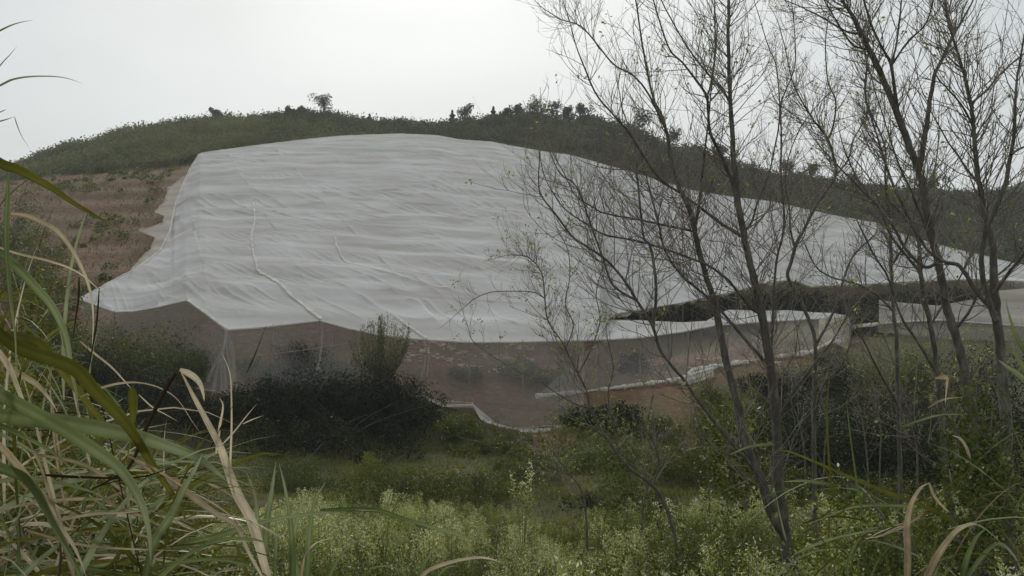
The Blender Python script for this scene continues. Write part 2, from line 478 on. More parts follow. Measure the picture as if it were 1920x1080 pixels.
soil = np.where(gap, soil * 0.30, soil)  # ground colour darkened here for the shade under the raised net edge
soil = np.where(ux < np.interp(GY, [62, 68, 84, 96, 130], [215, 260, 325, 330, 372]), soil * .85, soil)
soil = np.where(ux > 1620, soil * 0.3, soil)
soil = np.maximum(soil, 0.8 * np.exp(-((ux - 1285) / 45) ** 2) * sstep(40, 46, GY) * (1 - sstep(56, 60, GY)))
gm, t, o = newmat('ground_mat')
geo = N(t, "ShaderNodeNewGeometry")
att = N(t, "ShaderNodeAttribute", attribute_name="soil")
sx = N(t, "ShaderNodeSeparateXYZ"); t.links.new(geo.outputs['Normal'], sx.inputs[0])
n1 = N(t, "ShaderNodeTexNoise", Scale=0.22, Detail=8.0, Roughness=0.62); t.links.new(geo.outputs['Position'], n1.inputs['Vector'])
n2 = N(t, "ShaderNodeTexNoise", Scale=2.3, Detail=6.0, Roughness=0.6); t.links.new(geo.outputs['Position'], n2.inputs['Vector'])
mpg = N(t, "ShaderNodeMapping"); mpg.inputs['Scale'].default_value = (0.05, 0.12, 0.9)
t.links.new(geo.outputs['Position'], mpg.inputs[0])
n3 = N(t, "ShaderNodeTexNoise", Scale=1.0, Detail=5.0, Roughness=0.6); t.links.new(mpg.outputs[0], n3.inputs['Vector'])
rs = ramp_node(t, [(.3, (.075, .034, .017)), (.5, (.130, .062, .033)), (.72, (.23, .13, .078))])
t.links.new(n2.outputs['Fac'], rs.inputs['Fac'])
rg = ramp_node(t, [(.3, (.03, .035, .012)), (.5, (.048, .050, .018)), (.7, (.070, .062, .025))])
t.links.new(n1.outputs['Fac'], rg.inputs['Fac'])
weedy = ramp_node(t, [(.40, (0, 0, 0)), (.58, (1, 1, 1))]); t.links.new(n3.outputs['Fac'], weedy.inputs['Fac'])
inv = N(t, "ShaderNodeMath", operation='SUBTRACT'); inv.inputs[0].default_value = 1.0
wm = N(t, "ShaderNodeMath", operation='MULTIPLY'); wm.inputs[1].default_value = 0.55
t.links.new(weedy.outputs['Color'], wm.inputs[0]); t.links.new(wm.outputs[0], inv.inputs[1])
sm_ = N(t, "ShaderNodeMath", operation='MULTIPLY'); t.links.new(inv.outputs[0], sm_.inputs[0]); t.links.new(att.outputs['Fac'], sm_.inputs[1])
mx = N(t, "ShaderNodeMix", data_type='RGBA')
t.links.new(sm_.outputs[0], mx.inputs['Factor']); t.links.new(rg.outputs['Color'], mx.inputs['A']); t.links.new(rs.outputs['Color'], mx.inputs['B'])
bs = N(t, "ShaderNodeBsdfPrincipled", Roughness=0.95)
bs.inputs['Specular IOR Level'].default_value = 0.15
bp = N(t, "ShaderNodeBump", Strength=0.8, Distance=0.15); t.links.new(n2.outputs['Fac'], bp.inputs['Height']); t.links.new(bp.outputs[0], bs.inputs['Normal'])
t.links.new(mx.outputs['Result'], bs.inputs['Base Color']); t.links.new(bs.outputs[0], o.inputs['Surface'])
ground = link("ground", mesh_np("ground", np.stack([GX, GY, GZ], -1).reshape(-1, 3), gf, None, True, {"soil": soil.ravel()}), gm, kind="structure")

# ------------------------------------------------------------------ netting
def net_disp(x, y, t):
    """how the cloth hangs between the wires: rows of wires every 5.4 m up the hill, seams across, and creases"""
    yy = y + 5.0 * (fbm(x * .022, y * .022, 41, 2) - .5) + x * .04
    ph = (yy - 55.8) / 5.4
    kr = np.floor(ph); fr = ph - kr
    phx = (x + 0.42 * (y - 52) + 3.0) / 7.5
    kx = np.floor(phx); frx = phx - kx
    def hsh(a, b, sd):
        return vnoise(a * 1.0, b * 1.0, sd)
    far = sstep(62, 125, y)
    # taut between the wires: steep next to a wire, flat in the middle of a panel; every panel hangs its own way
    wy = 1 - np.abs(2 * fr - 1); wx = 1 - np.abs(2 * frx - 1)
    ay = .20 + .42 * hsh(kr, kx * 0 + np.floor(phx / 2), 7); ax = .06 + .28 * hsh(kr, kx, 8)
    sag = (wy ** .75) * ay * (.50 - .34 * far) + (wx ** .65) * ax * (.35 + .65 * wy)
    tilt = (hsh(kr, kx, 9) - .5) * (frx - .5) * .5 * wy
    # straight creases, each panel with its own pull direction
    ang = np.radians(28 + 40 * hsh(np.floor(kr / 2), np.floor(kx / 2), 15))
    a = x * np.cos(ang) - y * np.sin(ang); b = x * np.sin(ang) + y * np.cos(ang)
    c1 = 1 - np.abs(2 * vnoise(a * .13, b * .85, 12) - 1)
    c2 = 1 - np.abs(2 * vnoise(a * .20, b * 1.9, 23) - 1)
    c3 = 1 - np.abs(2 * vnoise(x * .12 + 9, yy * 1.1 - x * .15, 29) - 1)
    m1 = sstep(.35, .75, fbm(x * .10, y * .10, 5, 2)); m2 = sstep(.4, .7, fbm(x * .13, y * .13, 6, 2))
    cr = .27 * c1 ** 4 * m1 + .10 * c2 ** 3 * m2 + .03 * c3 ** 4
    cr = cr * np.minimum(1, wy * 3) * (1 - .25 * far)
    low = 0.8 * (fbm(x * .045, y * .045, 55, 2) - .5)
    sag = sag * (.45 + .9 * fbm(x * .06 + 4, y * .06, 91, 2))
    return -sag + tilt + cr + low

def net_base(px, t):
    bpy_, bY = mb(px); tpy, tY = mt(px)
    zb = (540 - bpy_) / FX * bY; zt = (540 - tpy) / FX * tY
    Y = bY * (1 - t) + tY * t
    z = zb * (1 - t) + zt * t
    return (px - 960) / FX * Y, Y, z
def net_point(px, py, lift=0.06):
    bpy_, bY = mb(px); tpy, tY = mt(px); v = (540 - py) / FX
    zb = (540 - bpy_) / FX * bY; zt = (540 - tpy) / FX * tY
    tt = np.clip((v * bY - zb) / ((zt - zb) - v * (tY - bY)), 0, 1)
    x, y, z = net_base(px, tt)
    w = np.clip(np.minimum(tt * 14, (1 - tt) * 14), 0, 1)
    return np.array([x, y, z + net_disp(x, y, tt) * w + lift])

def sheet_grid(X, Y, Z, name, mat, parent, partname):
    sh = X.shape
    idx = np.arange(sh[0] * sh[1]).reshape(sh)
    f = np.stack([idx[:-1, :-1], idx[:-1, 1:], idx[1:, 1:], idx[1:, :-1]], -1).reshape(-1, 4)
    return link(partname, mesh_np(name, np.stack([X, Y, Z], -1).reshape(-1, 3), f, None, True), mat, parent)

net = thing("orchard_net", "huge pale grey net draped over the whole orchard hillside", "net")
pxs = np.concatenate([np.linspace(150, 376, 130)[:-1], np.linspace(376, 1930, 900)])
ts = np.linspace(0, 1, 560) ** 1.3
PX, T = np.meshgrid(pxs, ts)
X, Y, Z = net_base(PX, T)
edge = np.clip(np.minimum(T * 14, (1 - T) * 14), 0, 1)
Zd = Z + net_disp(X, Y, T) * edge
EO = 0.22 * np.sin(PX * .11) * (1 - np.clip(T * 10, 0, 1)) * 0
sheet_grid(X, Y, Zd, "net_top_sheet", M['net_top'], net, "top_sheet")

def seam(pix, w, mat='net_hem', per=10, lift=.11, parent=None, name='seam'):
    p = np.array(pix, float)
    s = catmull(p, per) if len(p) > 2 else np.linspace(p[0], p[1], per * 2)
    q = np.array([net_point(a, b, lift) for a, b in s])
    A = Acc(); A.blade(q, w * 2.0 * (0.6 + 0.8 * rng.random(len(q))), side=np.array([0, -.3, 1.0]), r=.5, fold=.12)
    return link(name, A.mesh(name), M[mat], parent or net)
seam([(475, 368), (478, 410), (472, 450), (482, 505)], .09)
seam([(482, 505), (530, 540), (590, 590), (602, 600)], .13)
seam([(628, 440), (635, 470), (655, 492), (720, 515), (800, 533), (850, 542)], .09)
seam([(737, 592), (770, 614), (800, 636)], .09)
seam([(352, 565), (385, 590), (425, 617)], .10)
seam([(1010, 300), (1012, 340), (1008, 380)], .07)
def along(curvef, xs, dy=0):
    a, b = curvef(xs)
    return np.stack([(xs - 960) / FX * b, b, (540 - a - dy) / FX * b], 1)
for x0, x1, w in ((150, 350, .05), (350, 600, .07), (600, 1125, .07), (1155, 1925, .06)):
    q = along(mb, np.arange(x0, x1, 6.0))
    A = Acc(); A.tube(q, w, 5); link("front_edge", A.mesh("front_edge"), M['net_hem'], net)
q = along(mt, np.arange(150, 1925, 6.0)); A = Acc(); A.tube(q, .09 * (0.7 + .6 * rng.random(len(q))), 5)
link("back_edge", A.mesh("back_edge"), M['net_hem'], net)

xs = np.arange(1150, 1926, 3.0); tp = along(mb, xs); dr = .06 + .9 * fbm(xs * .09, xs * 0, 88, 4) ** 3.0
for k_, nm_ in ((0, 'hanging_fringe'),):
    low_ = tp.copy(); low_[:, 2] -= dr; low_[:, 1] += .15
    mid_ = (tp + low_) / 2; mid_[:, 1] -= .06
    Rr = np.array([tp, mid_, low_])
    sheet_grid(Rr[..., 0], Rr[..., 1], Rr[..., 2], "hanging_fringe", M['net_mid'], net, "hanging_fringe")
# skirt hanging at the back edge down to the ground
xs = np.arange(376, 1931, 8.0)
top = along(mt, xs)
gz = ground_z(top[:, 0], top[:, 1] + 1.2)
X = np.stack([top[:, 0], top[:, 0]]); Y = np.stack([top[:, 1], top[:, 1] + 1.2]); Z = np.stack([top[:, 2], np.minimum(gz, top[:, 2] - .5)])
sheet_grid(X, Y, Z, "back_skirt", M['net_side'], net, "back_skirt")

# tan skirt on the left flank
LT = np.array([(375, 287, 130), (358, 312, 121), (345, 340, 110), (327, 385, 96), (320, 430, 84), (300, 470, 75), (275, 490, 71), (250, 506, 68)], float)
LB = np.array([(372, 292, 130), (352, 326, 116), (317, 352, 108), (311, 374, 100), (290, 398, 93), (307, 405, 91), (307, 418, 87), (262, 433, 84), (292, 446, 81), (284, 466, 76), (258, 492, 71), (246, 508, 68)], float)
s = np.linspace(0, 1, 160)
def by_s(a, s):
    k = np.linspace(0, 1, len(a)); return np.stack([np.interp(s, k, a[:, i]) for i in range(3)], 1)
def arc_s(a):
    d = np.hypot(np.diff(a[:, 0]), np.diff(a[:, 1])); c = np.concatenate([[0], np.cumsum(d)]); return c / c[-1]
def by_y(a, yy):
    return np.stack([np.interp(yy, a[:, 1], a[:, 0]), yy, np.interp(yy, a[:, 1], a[:, 2])], 1)
yy = np.linspace(288, 506, 160)
a = by_y(LT, yy); b = by_y(LB, yy)
rows = []
for k in np.linspace(0, 1, 9):
    q = a * (1 - k) + b * k
    d = q[:, 2] - 0.3 * k
    pp = np.stack([(q[:, 0] - 960) / FX * d, d, (540 - q[:, 1]) / FX * d - .0 * k], 1)
    pp[:, 0] += .25 * k * (fbm(yy * .15, yy * 0 + k, 6) - .5)
    rows.append(pp)
R = np.array(rows)
sheet_grid(R[..., 0], R[..., 1], R[..., 2], "left_skirt", M['net_mid'], net, "side_skirt")
A = Acc(); A.tube(R[-1], .10 * (.5 + rng.random(len(R[-1]))), 5, .5, .8); link("hem", A.mesh("left_hem"), M['net_hem_tan'], net)

# front wall, sheer
def wall(topf, hemf, x0, x1, dx, nrow, name, seed, parent, mat='net_side', gathers=(), skew=0):
    xs = np.arange(x0, x1 + .1, dx)
    xt = xs + skew * (1 - (xs - x0) / (x1 - x0))
    ta, tY = topf(xt); ha, hY = hemf(xs)
    rows = []
    for k in np.linspace(0, 1, nrow):
        py = ta * (1 - k) + ha * k; d = tY * (1 - k) + hY * k
        d = d + (0.55 * (fbm(xs * .05, xs * 0 + k * .8, seed, 3) - .5) + .35 * (fbm(xs * .16, xs * 0 + k * 1.0, seed + 3, 2) - .5)) * np.sin(np.pi * min(1, k * 1.3 + .05) * .9)
        px = xt * (1 - k) + xs * k
        for gxc, gw, ga in gathers:
            px = px + ga * k * np.exp(-((xs - gxc) / gw) ** 2) * (gxc - xs)
        rows.append(np.stack([(px - 960) / FX * d, d, (540 - py) / FX * d], 1))
    R = np.array(rows)
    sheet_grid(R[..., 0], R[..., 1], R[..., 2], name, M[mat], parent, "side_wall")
    return R
hemf = curve(HEM)
R = wall(mb, hemf, 150, 1095, 3.0, 40, "front_wall", 60, net, gathers=((425, 40, .45), (600, 30, .3), (800, 30, .3)))
A = Acc(); q = R[-1]; A.tube(q, .075 * (.5 + rng.random(len(q))), 5, .5, .8); link("hem", A.mesh("front_hem"), M['net_hem_tan'], net)
# loose second fold of the hem lying on the bank
F1 = curve([(800, 744, 50.3), (830, 757, 50), (888, 758, 49.8), (900, 768, 49.3), (930, 793, 48.5), (965, 804, 48), (1020, 803, 48.2), (1080, 792, 49.2)])
F2 = curve([(800, 749, 50.1), (830, 763, 49.8), (888, 764, 49.6), (900, 785, 48.8), (930, 806, 48), (965, 812, 47.7), (1020, 812, 47.9), (1080, 801, 48.9)])
Rf = wall(F1, F2, 800, 1080, 3.0, 6, "loose_fold", 71, net, 'net_hem')
# gathered folds at the corner poles
for gx0, w_, n_ in ((425, 26, 7), (602, 10, 2), (800, 12, 2)):
    A = Acc()
    for k in range(n_):
        f = (k - (n_ - 1) / 2) / n_
        y0, d0 = mb(gx0); y1, d1 = hemf(gx0 + f * w_ * 2.5)
        a = P(gx0 + f * 4, y0, d0 - .05); b = P(gx0 + f * w_ * 2.5 - 8 * rng.random(), y1 - 20 * rng.random(), d1 - .1)
        tt = np.linspace(0, 1, 10)[:, None]
        q = a * (1 - tt) + b * tt; q[:, 0] += .12 * np.sin(tt[:, 0] * 5 + k)
        A.blade(q, .08 + .16 * tt[:, 0] * (1 - .5 * rng.random()), r=.5)
    link("gathered_fold", A.mesh("gathered_fold"), M['net_side'], net)

# poles
def pole(px, topf, parent, r=.05, lean=0):
    py, d = topf(px); a = P(px, py, d + .12); gz_ = float(ground_z(a[0], a[1], False)) - .3
    A = Acc(); A.tube(np.array([a + (0, 0, .1), [a[0] + lean, a[1], gz_]]), r, 8)
    link("pole", A.mesh("pole"), M['pole'], parent)
for px in (215, 350, 425, 512, 600, 700, 800, 880, 980, 1060, 1122, 1200, 1280, 1380, 1475, 1600, 1700, 1830):
    pole(px, mb, net)
for row in range(1, 6):
    for px in range(200, 1900, 105):
        by, bY = mb(px); ty, tY = mt(px)
        Yr = bY + 5.4 * row
        tt = (Yr - bY) / max(tY - bY, .1)
        if tt > .9: continue
        x, y, z = net_base(px + 7 * row, tt)
        g = float(ground_z(x, y, False))
        A = Acc(); A.tube(np.array([[x, y, z + net_disp(x, y, tt) - .05], [x, y, g - .3]]), .045, 6)
        link("pole", A.mesh("pole"), M['pole'], net)

# second, lower net right of the middle
T2 = [(1128, 601, 69), (1200, 602, 69), (1280, 606, 68), (1325, 603, 68), (1345, 592, 71), (1365, 582, 74), (1430, 584, 75), (1480, 583, 76), (1525, 587, 77), (1560, 588, 77), (1582, 592, 77)]
B2 = [(1122, 637, 56.2), (1150, 636, 57), (1200, 633, 60), (1280, 622, 63), (1340, 610, 66), (1440, 603, 70), (1530, 598, 74), (1590, 594, 76)]
net2 = thing("orchard_net", "smaller lower net with a thick white rolled hem, over the bank below the dark gap", "net")
t2, b2, h2 = curve(T2), curve(B2), curve(HEM2)
def ruled(fb, ft, x0, x1, dx, n, seed, amp=.25):
    xs = np.arange(x0, x1 + .1, dx)
    by, bY = fb(xs); ty, tY = ft(xs)
    rows = []
    for k in np.linspace(0, 1, n):
        d = bY * (1 - k) + tY * k; z = (540 - by) / FX * bY * (1 - k) + (540 - ty) / FX * tY * k
        x = (xs - 960) / FX * d
        e = math.sin(math.pi * k)
        z = z + e * (amp * 2 * (fbm(x * .25, d * .25, seed) - .5) - .25 * e)
        rows.append(np.stack([x, d, z], 1))
    return np.array(rows)
R = ruled(b2, t2, 1124, 1588, 3, 30, 91)
sheet_grid(R[..., 0], R[..., 1], R[..., 2], "net2_top", M['net_top'], net2, "top_sheet")
for kk in (0, -1):
    A = Acc(); A.tube(R[kk], .07, 5); link("edge_band", A.mesh("edge_band"), M['net_hem'], net2)
w2top = curve([(1005, 641, 53.5), (1060, 639.5, 54.8), (1122, 637.5, 56.2)] + B2[1:])
R = wall(w2top, h2, 1005, 1598, 3, 34, "net2_wall", 95, net2, 'net_side', gathers=((1590, 30, .3),), skew=120)
q = R[-1]
for a0, a1, r_ in ((0, 92, .13), (95, 133, .17), (150, 190, .17)):
    A = Acc(); qq = q[a0:a1] + (0, -.1, .05)
    A.tube(qq, r_ * (.45 + .9 * vnoise(np.arange(len(qq)) * .4, np.zeros(len(qq)) + a0, 9)), 7, .5, .5)
    link("rolled_hem", A.mesh("rolled_hem"), M['net_hem'], net2)
for px in (1200, 1290, 1365, 1440, 1530, 1585):
    pole(px, b2, net2)
# white bundle of net on the bank, px 1280-1330
A = Acc()
for k in range(5):
    q = catmull([P(1270 + 3 * k, 712 + k * 5, 56.6 - .1 * k), P(1300, 702 + k * 8, 57 - .1 * k), P(1335, 692 + k * 6, 58.4 - .1 * k)], 8)
    A.tube(q, .14, 6, .5, .6)
link("rolled_hem", A.mesh("bundle"), M['net_hem'], net2)
# end panel, pale and denser
F3 = curve([(1535, 598, 73.9), (1592, 594, 75.8)]); F4 = curve([(1535, 655, 68.5), (1560, 641, 69.5), (1598, 660, 70)])
wall(F3, F4, 1535, 1592, 3, 12, "net2_end", 97, net2, 'net_hem_tan')

# third net, far right
T3 = [(1648, 563, 83), (1700, 568, 83), (1760, 573, 83), (1830, 560, 85), (1870, 545, 88), (1930, 540, 90)]
B3 = [(1598, 613, 74), (1645, 607, 74), (1700, 603, 74), (1760, 600, 74), (1820, 604, 74), (1930, 612, 74)]
H3 = [(1598, 618, 73.5), (1640, 622, 73.5), (1760, 634, 73), (1930, 642, 73)]
net3 = thing("orchard_net", "pale net over the terrace at the right, seen between the tree trunks", "net")
t3, b3, h3 = curve(T3), curve(B3), curve(H3)
R = ruled(b3, t3, 1648, 1930, 3, 26, 111)
sheet_grid(R[..., 0], R[..., 1], R[..., 2], "net3_top", M['net_thin'], net3, "top_sheet")
wall(b3, h3, 1645, 1930, 3, 14, "net3_wall", 113, net3)
A = Acc(); q = along(b3, np.arange(1598, 1648, 4.0)); A.tube(q, .15, 6, .5, .6); link("rolled_hem", A.mesh("rolled_hem"), M['net_hem'], net3)
A = Acc(); q = along(b3, np.arange(1648, 1930, 4.0)); A.tube(q, .06, 6, .5, .4); link("edge_band", A.mesh("edge_band"), M['net_hem'], net3)
for px in (1650, 1740, 1830, 1915): pole(px, b3, net3)

# pinkish clods and stones along the terrace behind the front wall
sv = []; sf = []; nn_ = 0
for k in range(420):
    px = rng.uniform(740, 1000) if k < 300 else rng.uniform(1050, 1500); 
    yb = rng.choice([57.5, 60.0, 62.5]) + rng.normal() * .35 if k < 300 else rng.uniform(60, 70)
    x = (px - 960) / FX * yb; z = float(ground_z(x, yb)); sz = rng.uniform(.06, .26)
    o8 = np.array([(a_, b_, c_) for a_ in (-1, 1) for b_ in (-1, 1) for c_ in (-1, 1)], float) * (sz * rng.uniform(1, 2.2), sz, sz * .55) * .5
    o8 += rng.normal(size=(8, 3)) * sz * .15
    sv.append(o8 + (x, yb, z + sz * .15)); sf.append(np.array([(0, 1, 3, 2), (4, 6, 7, 5), (0, 4, 5, 1), (2, 3, 7, 6), (0, 2, 6, 4), (1, 5, 7, 3)]) + 8 * k)
M['clod'] = bark_mat('clod', (.26, .17, .13), (.55, .43, .36), 3)
link("rubble", mesh_np("rubble", np.vstack(sv), np.vstack(sf)), M['clod'], None, "stuff", "pinkish clods and stones lying on the terraces behind the sheer net wall", "rubble")

# guy wires
def wire(a, b, label, sagm=.12):
    t_ = np.linspace(0, 1, 14)[:, None]
    q = a * (1 - t_) + b * t_; q[:, 2] -= sagm * 4 * (t_ * (1 - t_))[:, 0]
    A = Acc(); A.tube(q, .018, 5)
    link("guy_wire", A.mesh("guy_wire"), M['wire'], None, None, label, "wire")
wire(P(30, 592, 60), P(215, 594, 59.6), "thin grey guy wire running left from the net's low corner")
wire(P(478, 666, 50.5), P(668, 640, 52.6), "thin pale wire sagging across the sheer front wall of the big net", .1)

# ------------------------------------------------------------------ hillside scrub (stuff) and ridge trees
def scrub(name, mask, n, leafn, rmin, rmax, lsize, mat, hz=1.0, tall=0.0, ymax=206, ymin=100):
    c = []
    X_ = rng.uniform(-170, 170, n * 6); Y_ = rng.uniform(ymin, ymax, n * 6)
    pxx = X_ / Y_ * FX + 960
    k = mask(pxx, X_, Y_); X_, Y_ = X_[k][:n], Y_[k][:n]
    Zg = ground_z(X_, Y_)
    r = rng.uniform(rmin, rmax, len(X_))
    nl = leafn
    u = rng.normal(size=(len(X_), nl, 3)); u /= np.linalg.norm(u, axis=2, keepdims=True)
    u *= (0.45 + 0.55 * rng.random((len(X_), nl, 1)) ** .5)
    u[..., 2] = np.abs(u[..., 2]) * hz
    cc = np.stack([X_, Y_, Zg], 1)[:, None, :] + u * r[:, None, None]
    if tall: cc[..., 2] += (rng.random(cc.shape[:2]) ** 6) * tall
    cc = cc.reshape(-1, 3)
    v, f = leaf_quads(cc, lsize, aspect=.6, updir=.4)
    base = np.repeat(rng.random(len(X_)) * .6, nl) + rng.random(len(cc)) * .4
    link(name, mesh_np(name, v, f, np.repeat(base, 4)), M[mat], None, "stuff",
         {"scrub_left": "pale green reedy scrub covering the upper left slope of the hill",
          "weed_dark": "low green scrub scattered over the red-brown slope left of the big net",
         "scrub_dark": "dark evergreen scrub covering the ridge behind and right of the big net"}[mat], "scrub")
def tline(px):
    return np.where(px < 376, 142 + 0 * px, mt(np.clip(px, 376, 1920))[1])
scrub("hillside_scrub", lambda p, x, y: (y > tline(p) + 1.0) & (p < 690 + 40 * np.sin(y)), 4200, 46, .8, 1.6, .50, 'scrub_left', 1.15, 1.4)
scrub("hillside_scrub", lambda p, x, y: (y > tline(p) + 2.5) & (p > 640 + 40 * np.sin(y)), 5000, 48, 1.0, 2.2, .55, 'scrub_dark', 1.1, 1.2)
scrub("hillside_scrub", lambda p, x, y: (p > 500) & (fbm(x * .08, y * .05, 66, 2) > .45), 560, 130, 1.3, 2.4, .45, 'scrub_dark', 1.15, 1.0, 206, 188)
scrub("hillside_scrub", lambda p, x, y: (y < tline(p)) & (p < np.interp(y, [60, 68, 84, 96, 130, 142], [150, 215, 240, 270, 320, 350])) & (fbm(x * .05, y * .09, 67, 2) > .42), 1100, 46, .35, 1.0, .28, 'weed_dark', .8, .3, 142, 60)
# far hill on the right
Xf = rng.uniform(180, 420, 1500); Yf = rng.uniform(385, 440, 1500)
cc = np.stack([Xf, Yf, ground_z(Xf, Yf)], 1)
cc = np.repeat(cc, 14, 0) + rng.normal(size=(1500 * 14, 3)) * (1.8, 1.8, 1.3)
v, f = leaf_quads(cc, 2.2, aspect=.7)
link("far_forest", mesh_np("far_forest", v, f, rng.random(len(v))), M['scrub_dark'], None, "stuff", "hazy wooded hill far beyond the ridge at the right edge", "forest")

def crown_cloud(h, r, n, shape, lsize):
    if shape == 'conifer':
        zz = rng.random(n) ** .8; rr = r * (1 - zz) * (.5 + .5 * rng.random(n)) * (0.75 + .35 * np.sin(zz * 22))
        th = rng.random(n) * 6.283
        c = np.stack([rr * np.cos(th), rr * np.sin(th), h * (.15 + .85 * zz)], 1)
    else:
        nb = 9; bc = rng.normal(size=(nb, 3)) * (r * .36, r * .36, h * .13) + (0, 0, h * .66); br = r * rng.uniform(.35, .6, nb)
        k = rng.integers(0, nb, n); u = rng.normal(size=(n, 3)); u /= np.linalg.norm(u, axis=1, keepdims=True)
        c = bc[k] + u * br[k][:, None] * rng.random((n, 1)) ** .4
    return leaf_quads(c, lsize, aspect=.6)
RT = [(608, 178, 'round', 'taller round-headed ridge tree at the highest point of the left ridge'), (568, 197, 'round', 'little ridge tree just left of the tall round-headed one'),
      (543, 200, 'round', 'low bushy ridge tree above the top left part of the net'), (406, 203, 'round', 'dark rounded bush tree on the left ridge line'),
      (693, 214, 'conifer', 'small pointed tree on the ridge above the middle of the net'), (848, 207, 'conifer', 'tiny thin ridge tree beside the shaggy loose-crowned one'),
      (870, 196, 'round', 'shaggy loose-crowned tree on the ridge right of the saddle'), (925, 200, 'conifer', 'narrow pointed ridge tree between the shaggy tree and the dense one'),
      (948, 206, 'round', 'short blunt ridge tree just right of the narrow pointed one'), (972, 194, 'round', 'spindly ridge tree with a tiny crown left of the dense one'),
      (1008, 181, 'round', 'broad dense ridge tree, tallest right of the saddle'), (1034, 190, 'round', 'slim dark ridge tree touching the tallest dense one'),
      (1092, 190, 'round', 'rounded ridge tree at the edge of the bare twigs'), (1066, 199, 'round', 'small low ridge tree left of the rounded one'),
      (1205, 205, 'round', 'flat-headed ridge tree behind the bare branches'), (1262, 240, 'round', 'small tree on the descending ridge behind bare stems'),
      (1345, 270, 'round', 'small rounded tree halfway down the descending ridge'), (1520, 303, 'round', 'bushy tree on the descending ridge between the slender bare stems'),
      (1600, 322, 'round', 'short dark tree on the low ridge left of the thick forked trunk'), (1752, 325, 'round', 'loose-crowned tree on the low ridge just right of the thick forked trunk'),
      (1480, 300, 'round', 'knobbly tree on the descending ridge behind the centre tree')]
for px, pyt, shp, lab in RT:
    d = 203.0; x = (px - 960) / FX * d; g = float(ground_z(x, d))
    top = (540 - pyt) / FX * d; h = max(2.4, top - g); r = h * (.42 if shp == 'conifer' else .5)
    T_ = thing("ridge_tree", lab, "tree", (x, d, g), "trees along the ridge line")
    A = Acc(); A.tube(np.array([[0, 0, -.3], [.05, 0, h * .4], [0, 0.03, h * .9]]), [.14, .09, .03], 6)
    link("trunk", A.mesh("ridge_trunk"), M['bark'], T_)
    v, f = crown_cloud(h, r, 800, shp, .42)
    link("crown", mesh_np("ridge_crown", v, f, np.repeat(rng.random(len(f)), 4)), M['scrub_dark'], T_)

# ------------------------------------------------------------------ dark bushes and shrubs in the middle distance
def bush_mesh(rx, ry, rz, n, lsize, nb=22, spiky=0.0, aspect=.55, tops=0.0):
    bc = rng.normal(size=(nb, 3)); bc /= np.linalg.norm(bc, axis=1, keepdims=True)
    bc *= rng.uniform(.25, .85, (nb, 1)); bc[:, 2] = np.abs(bc[:, 2]) * .9
    bc = bc * (rx, ry, rz) + (0, 0, rz * .10)
    br = rng.uniform(.16, .36, nb) * min(rx, rz)
    k = rng.integers(0, nb, n); u = rng.normal(size=(n, 3)); u /= np.linalg.norm(u, axis=1, keepdims=True)
    c = bc[k] + u * br[k][:, None] * rng.random((n, 1)) ** .33
    sp = rng.random(n) < .10
    c[sp] += rng.normal(size=(int(sp.sum()), 3)) * min(rx, rz) * .09
    if spiky:
        c[:, 2] += (rng.random(n) ** 8) * spiky
    c[:, 2] = np.maximum(c[:, 2], -.2)
    v, f = leaf_quads(c, lsize, aspect=aspect, updir=.3)
    rnd = rng.random(n) ** 1.4 * .5 + .5 * rng.random(nb)[k]

    return mesh_np("bush_leaves", v, f, np.repeat(rnd, 4))
def stems_mesh(rx, rz, n, r=.03):
    A = Acc()
    for k in range(n):
        th = rng.random() * 6.28; e = rng.uniform(.3, .9)
        q = catmull(np.array([[0.1 * math.cos(th), .1 * math.sin(th), -.2], [rx * .3 * e * math.cos(th), rx * .3 * e * math.sin(th), rz * .5],
                              [rx * e * math.cos(th + .3), rx * e * math.sin(th + .3), rz * rng.uniform(.75, 1.08)]]), 4)
        A.tube(q, np.linspace(r, r * .25, len(q)), 4)
    return A.mesh("stems")
def bush(px, py_top, py_bot_or_none, d, wpx, mat, label, lsize=.11, n=5000, group=None, name="bush", cat="bush", spiky=0, zbase=None, aspect=.55, stem_n=7):
    x = (px - 960) / FX * d; g = float(ground_z(x, d)) if zbase is None else zbase
    top = (540 - py_top) / FX * d; h = max(.5, (top - g)); rx = wpx / 2 / FX * d
    T_ = thing(name, label, cat, (x, d, g), group)
    link("leaves", bush_mesh(rx, rx * .8, h, n, lsize, nb=int(30 + rx * 14), spiky=spiky, aspect=aspect), M[mat], T_)
    link("stem", stems_mesh(rx * .8, h, stem_n), M['bark'], T_)
    return T_
bush(215, 594, None, 57.5, 260, 'weed_dark', "dark green bush veiled by the left end of the sheer net wall", .16, 7000)
bush(315, 598, None, 56.0, 230, 'weed_dark', "dark green bush veiled behind the net just left of its peaked corner", .16, 7000)
bush(365, 640, None, 53.5, 130, 'weed_dark', "dark bush below the net's peaked corner", .14, 5000)
bush(870, 685, None, 55.5, 110, 'bush', "green bush veiled behind the net wall above the hem's first bend", .16, 3000)
bush(975, 668, None, 57, 90, 'weed_dark', "dim round bush veiled behind the middle of the net wall", .16, 3000)
bush(1035, 690, None, 56, 100, 'bush', "green bush veiled behind the net wall beside the rolled hem's left end", .16, 3000)
bush(480, 668, None, 54, 110, 'weed_dark', "dim bush veiled just right of the net's corner pole", .16, 3000)
bush(640, 660, None, 54.5, 90, 'bush', "green bush veiled behind the net left of the feathery shrub", .15, 3000)
bush(180, 640, None, 54, 190, 'thicket', "low dark bush outside the net's left corner, behind the tall grass", .14, 7000)
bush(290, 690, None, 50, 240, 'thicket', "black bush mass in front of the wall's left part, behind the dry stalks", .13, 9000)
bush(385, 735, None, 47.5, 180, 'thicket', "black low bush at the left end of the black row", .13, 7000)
bush(560, 636, None, 54.0, 150, 'thicket', "blue-dark bush veiled behind the net between its corner pole and the feathery shrub", .14, 4500)
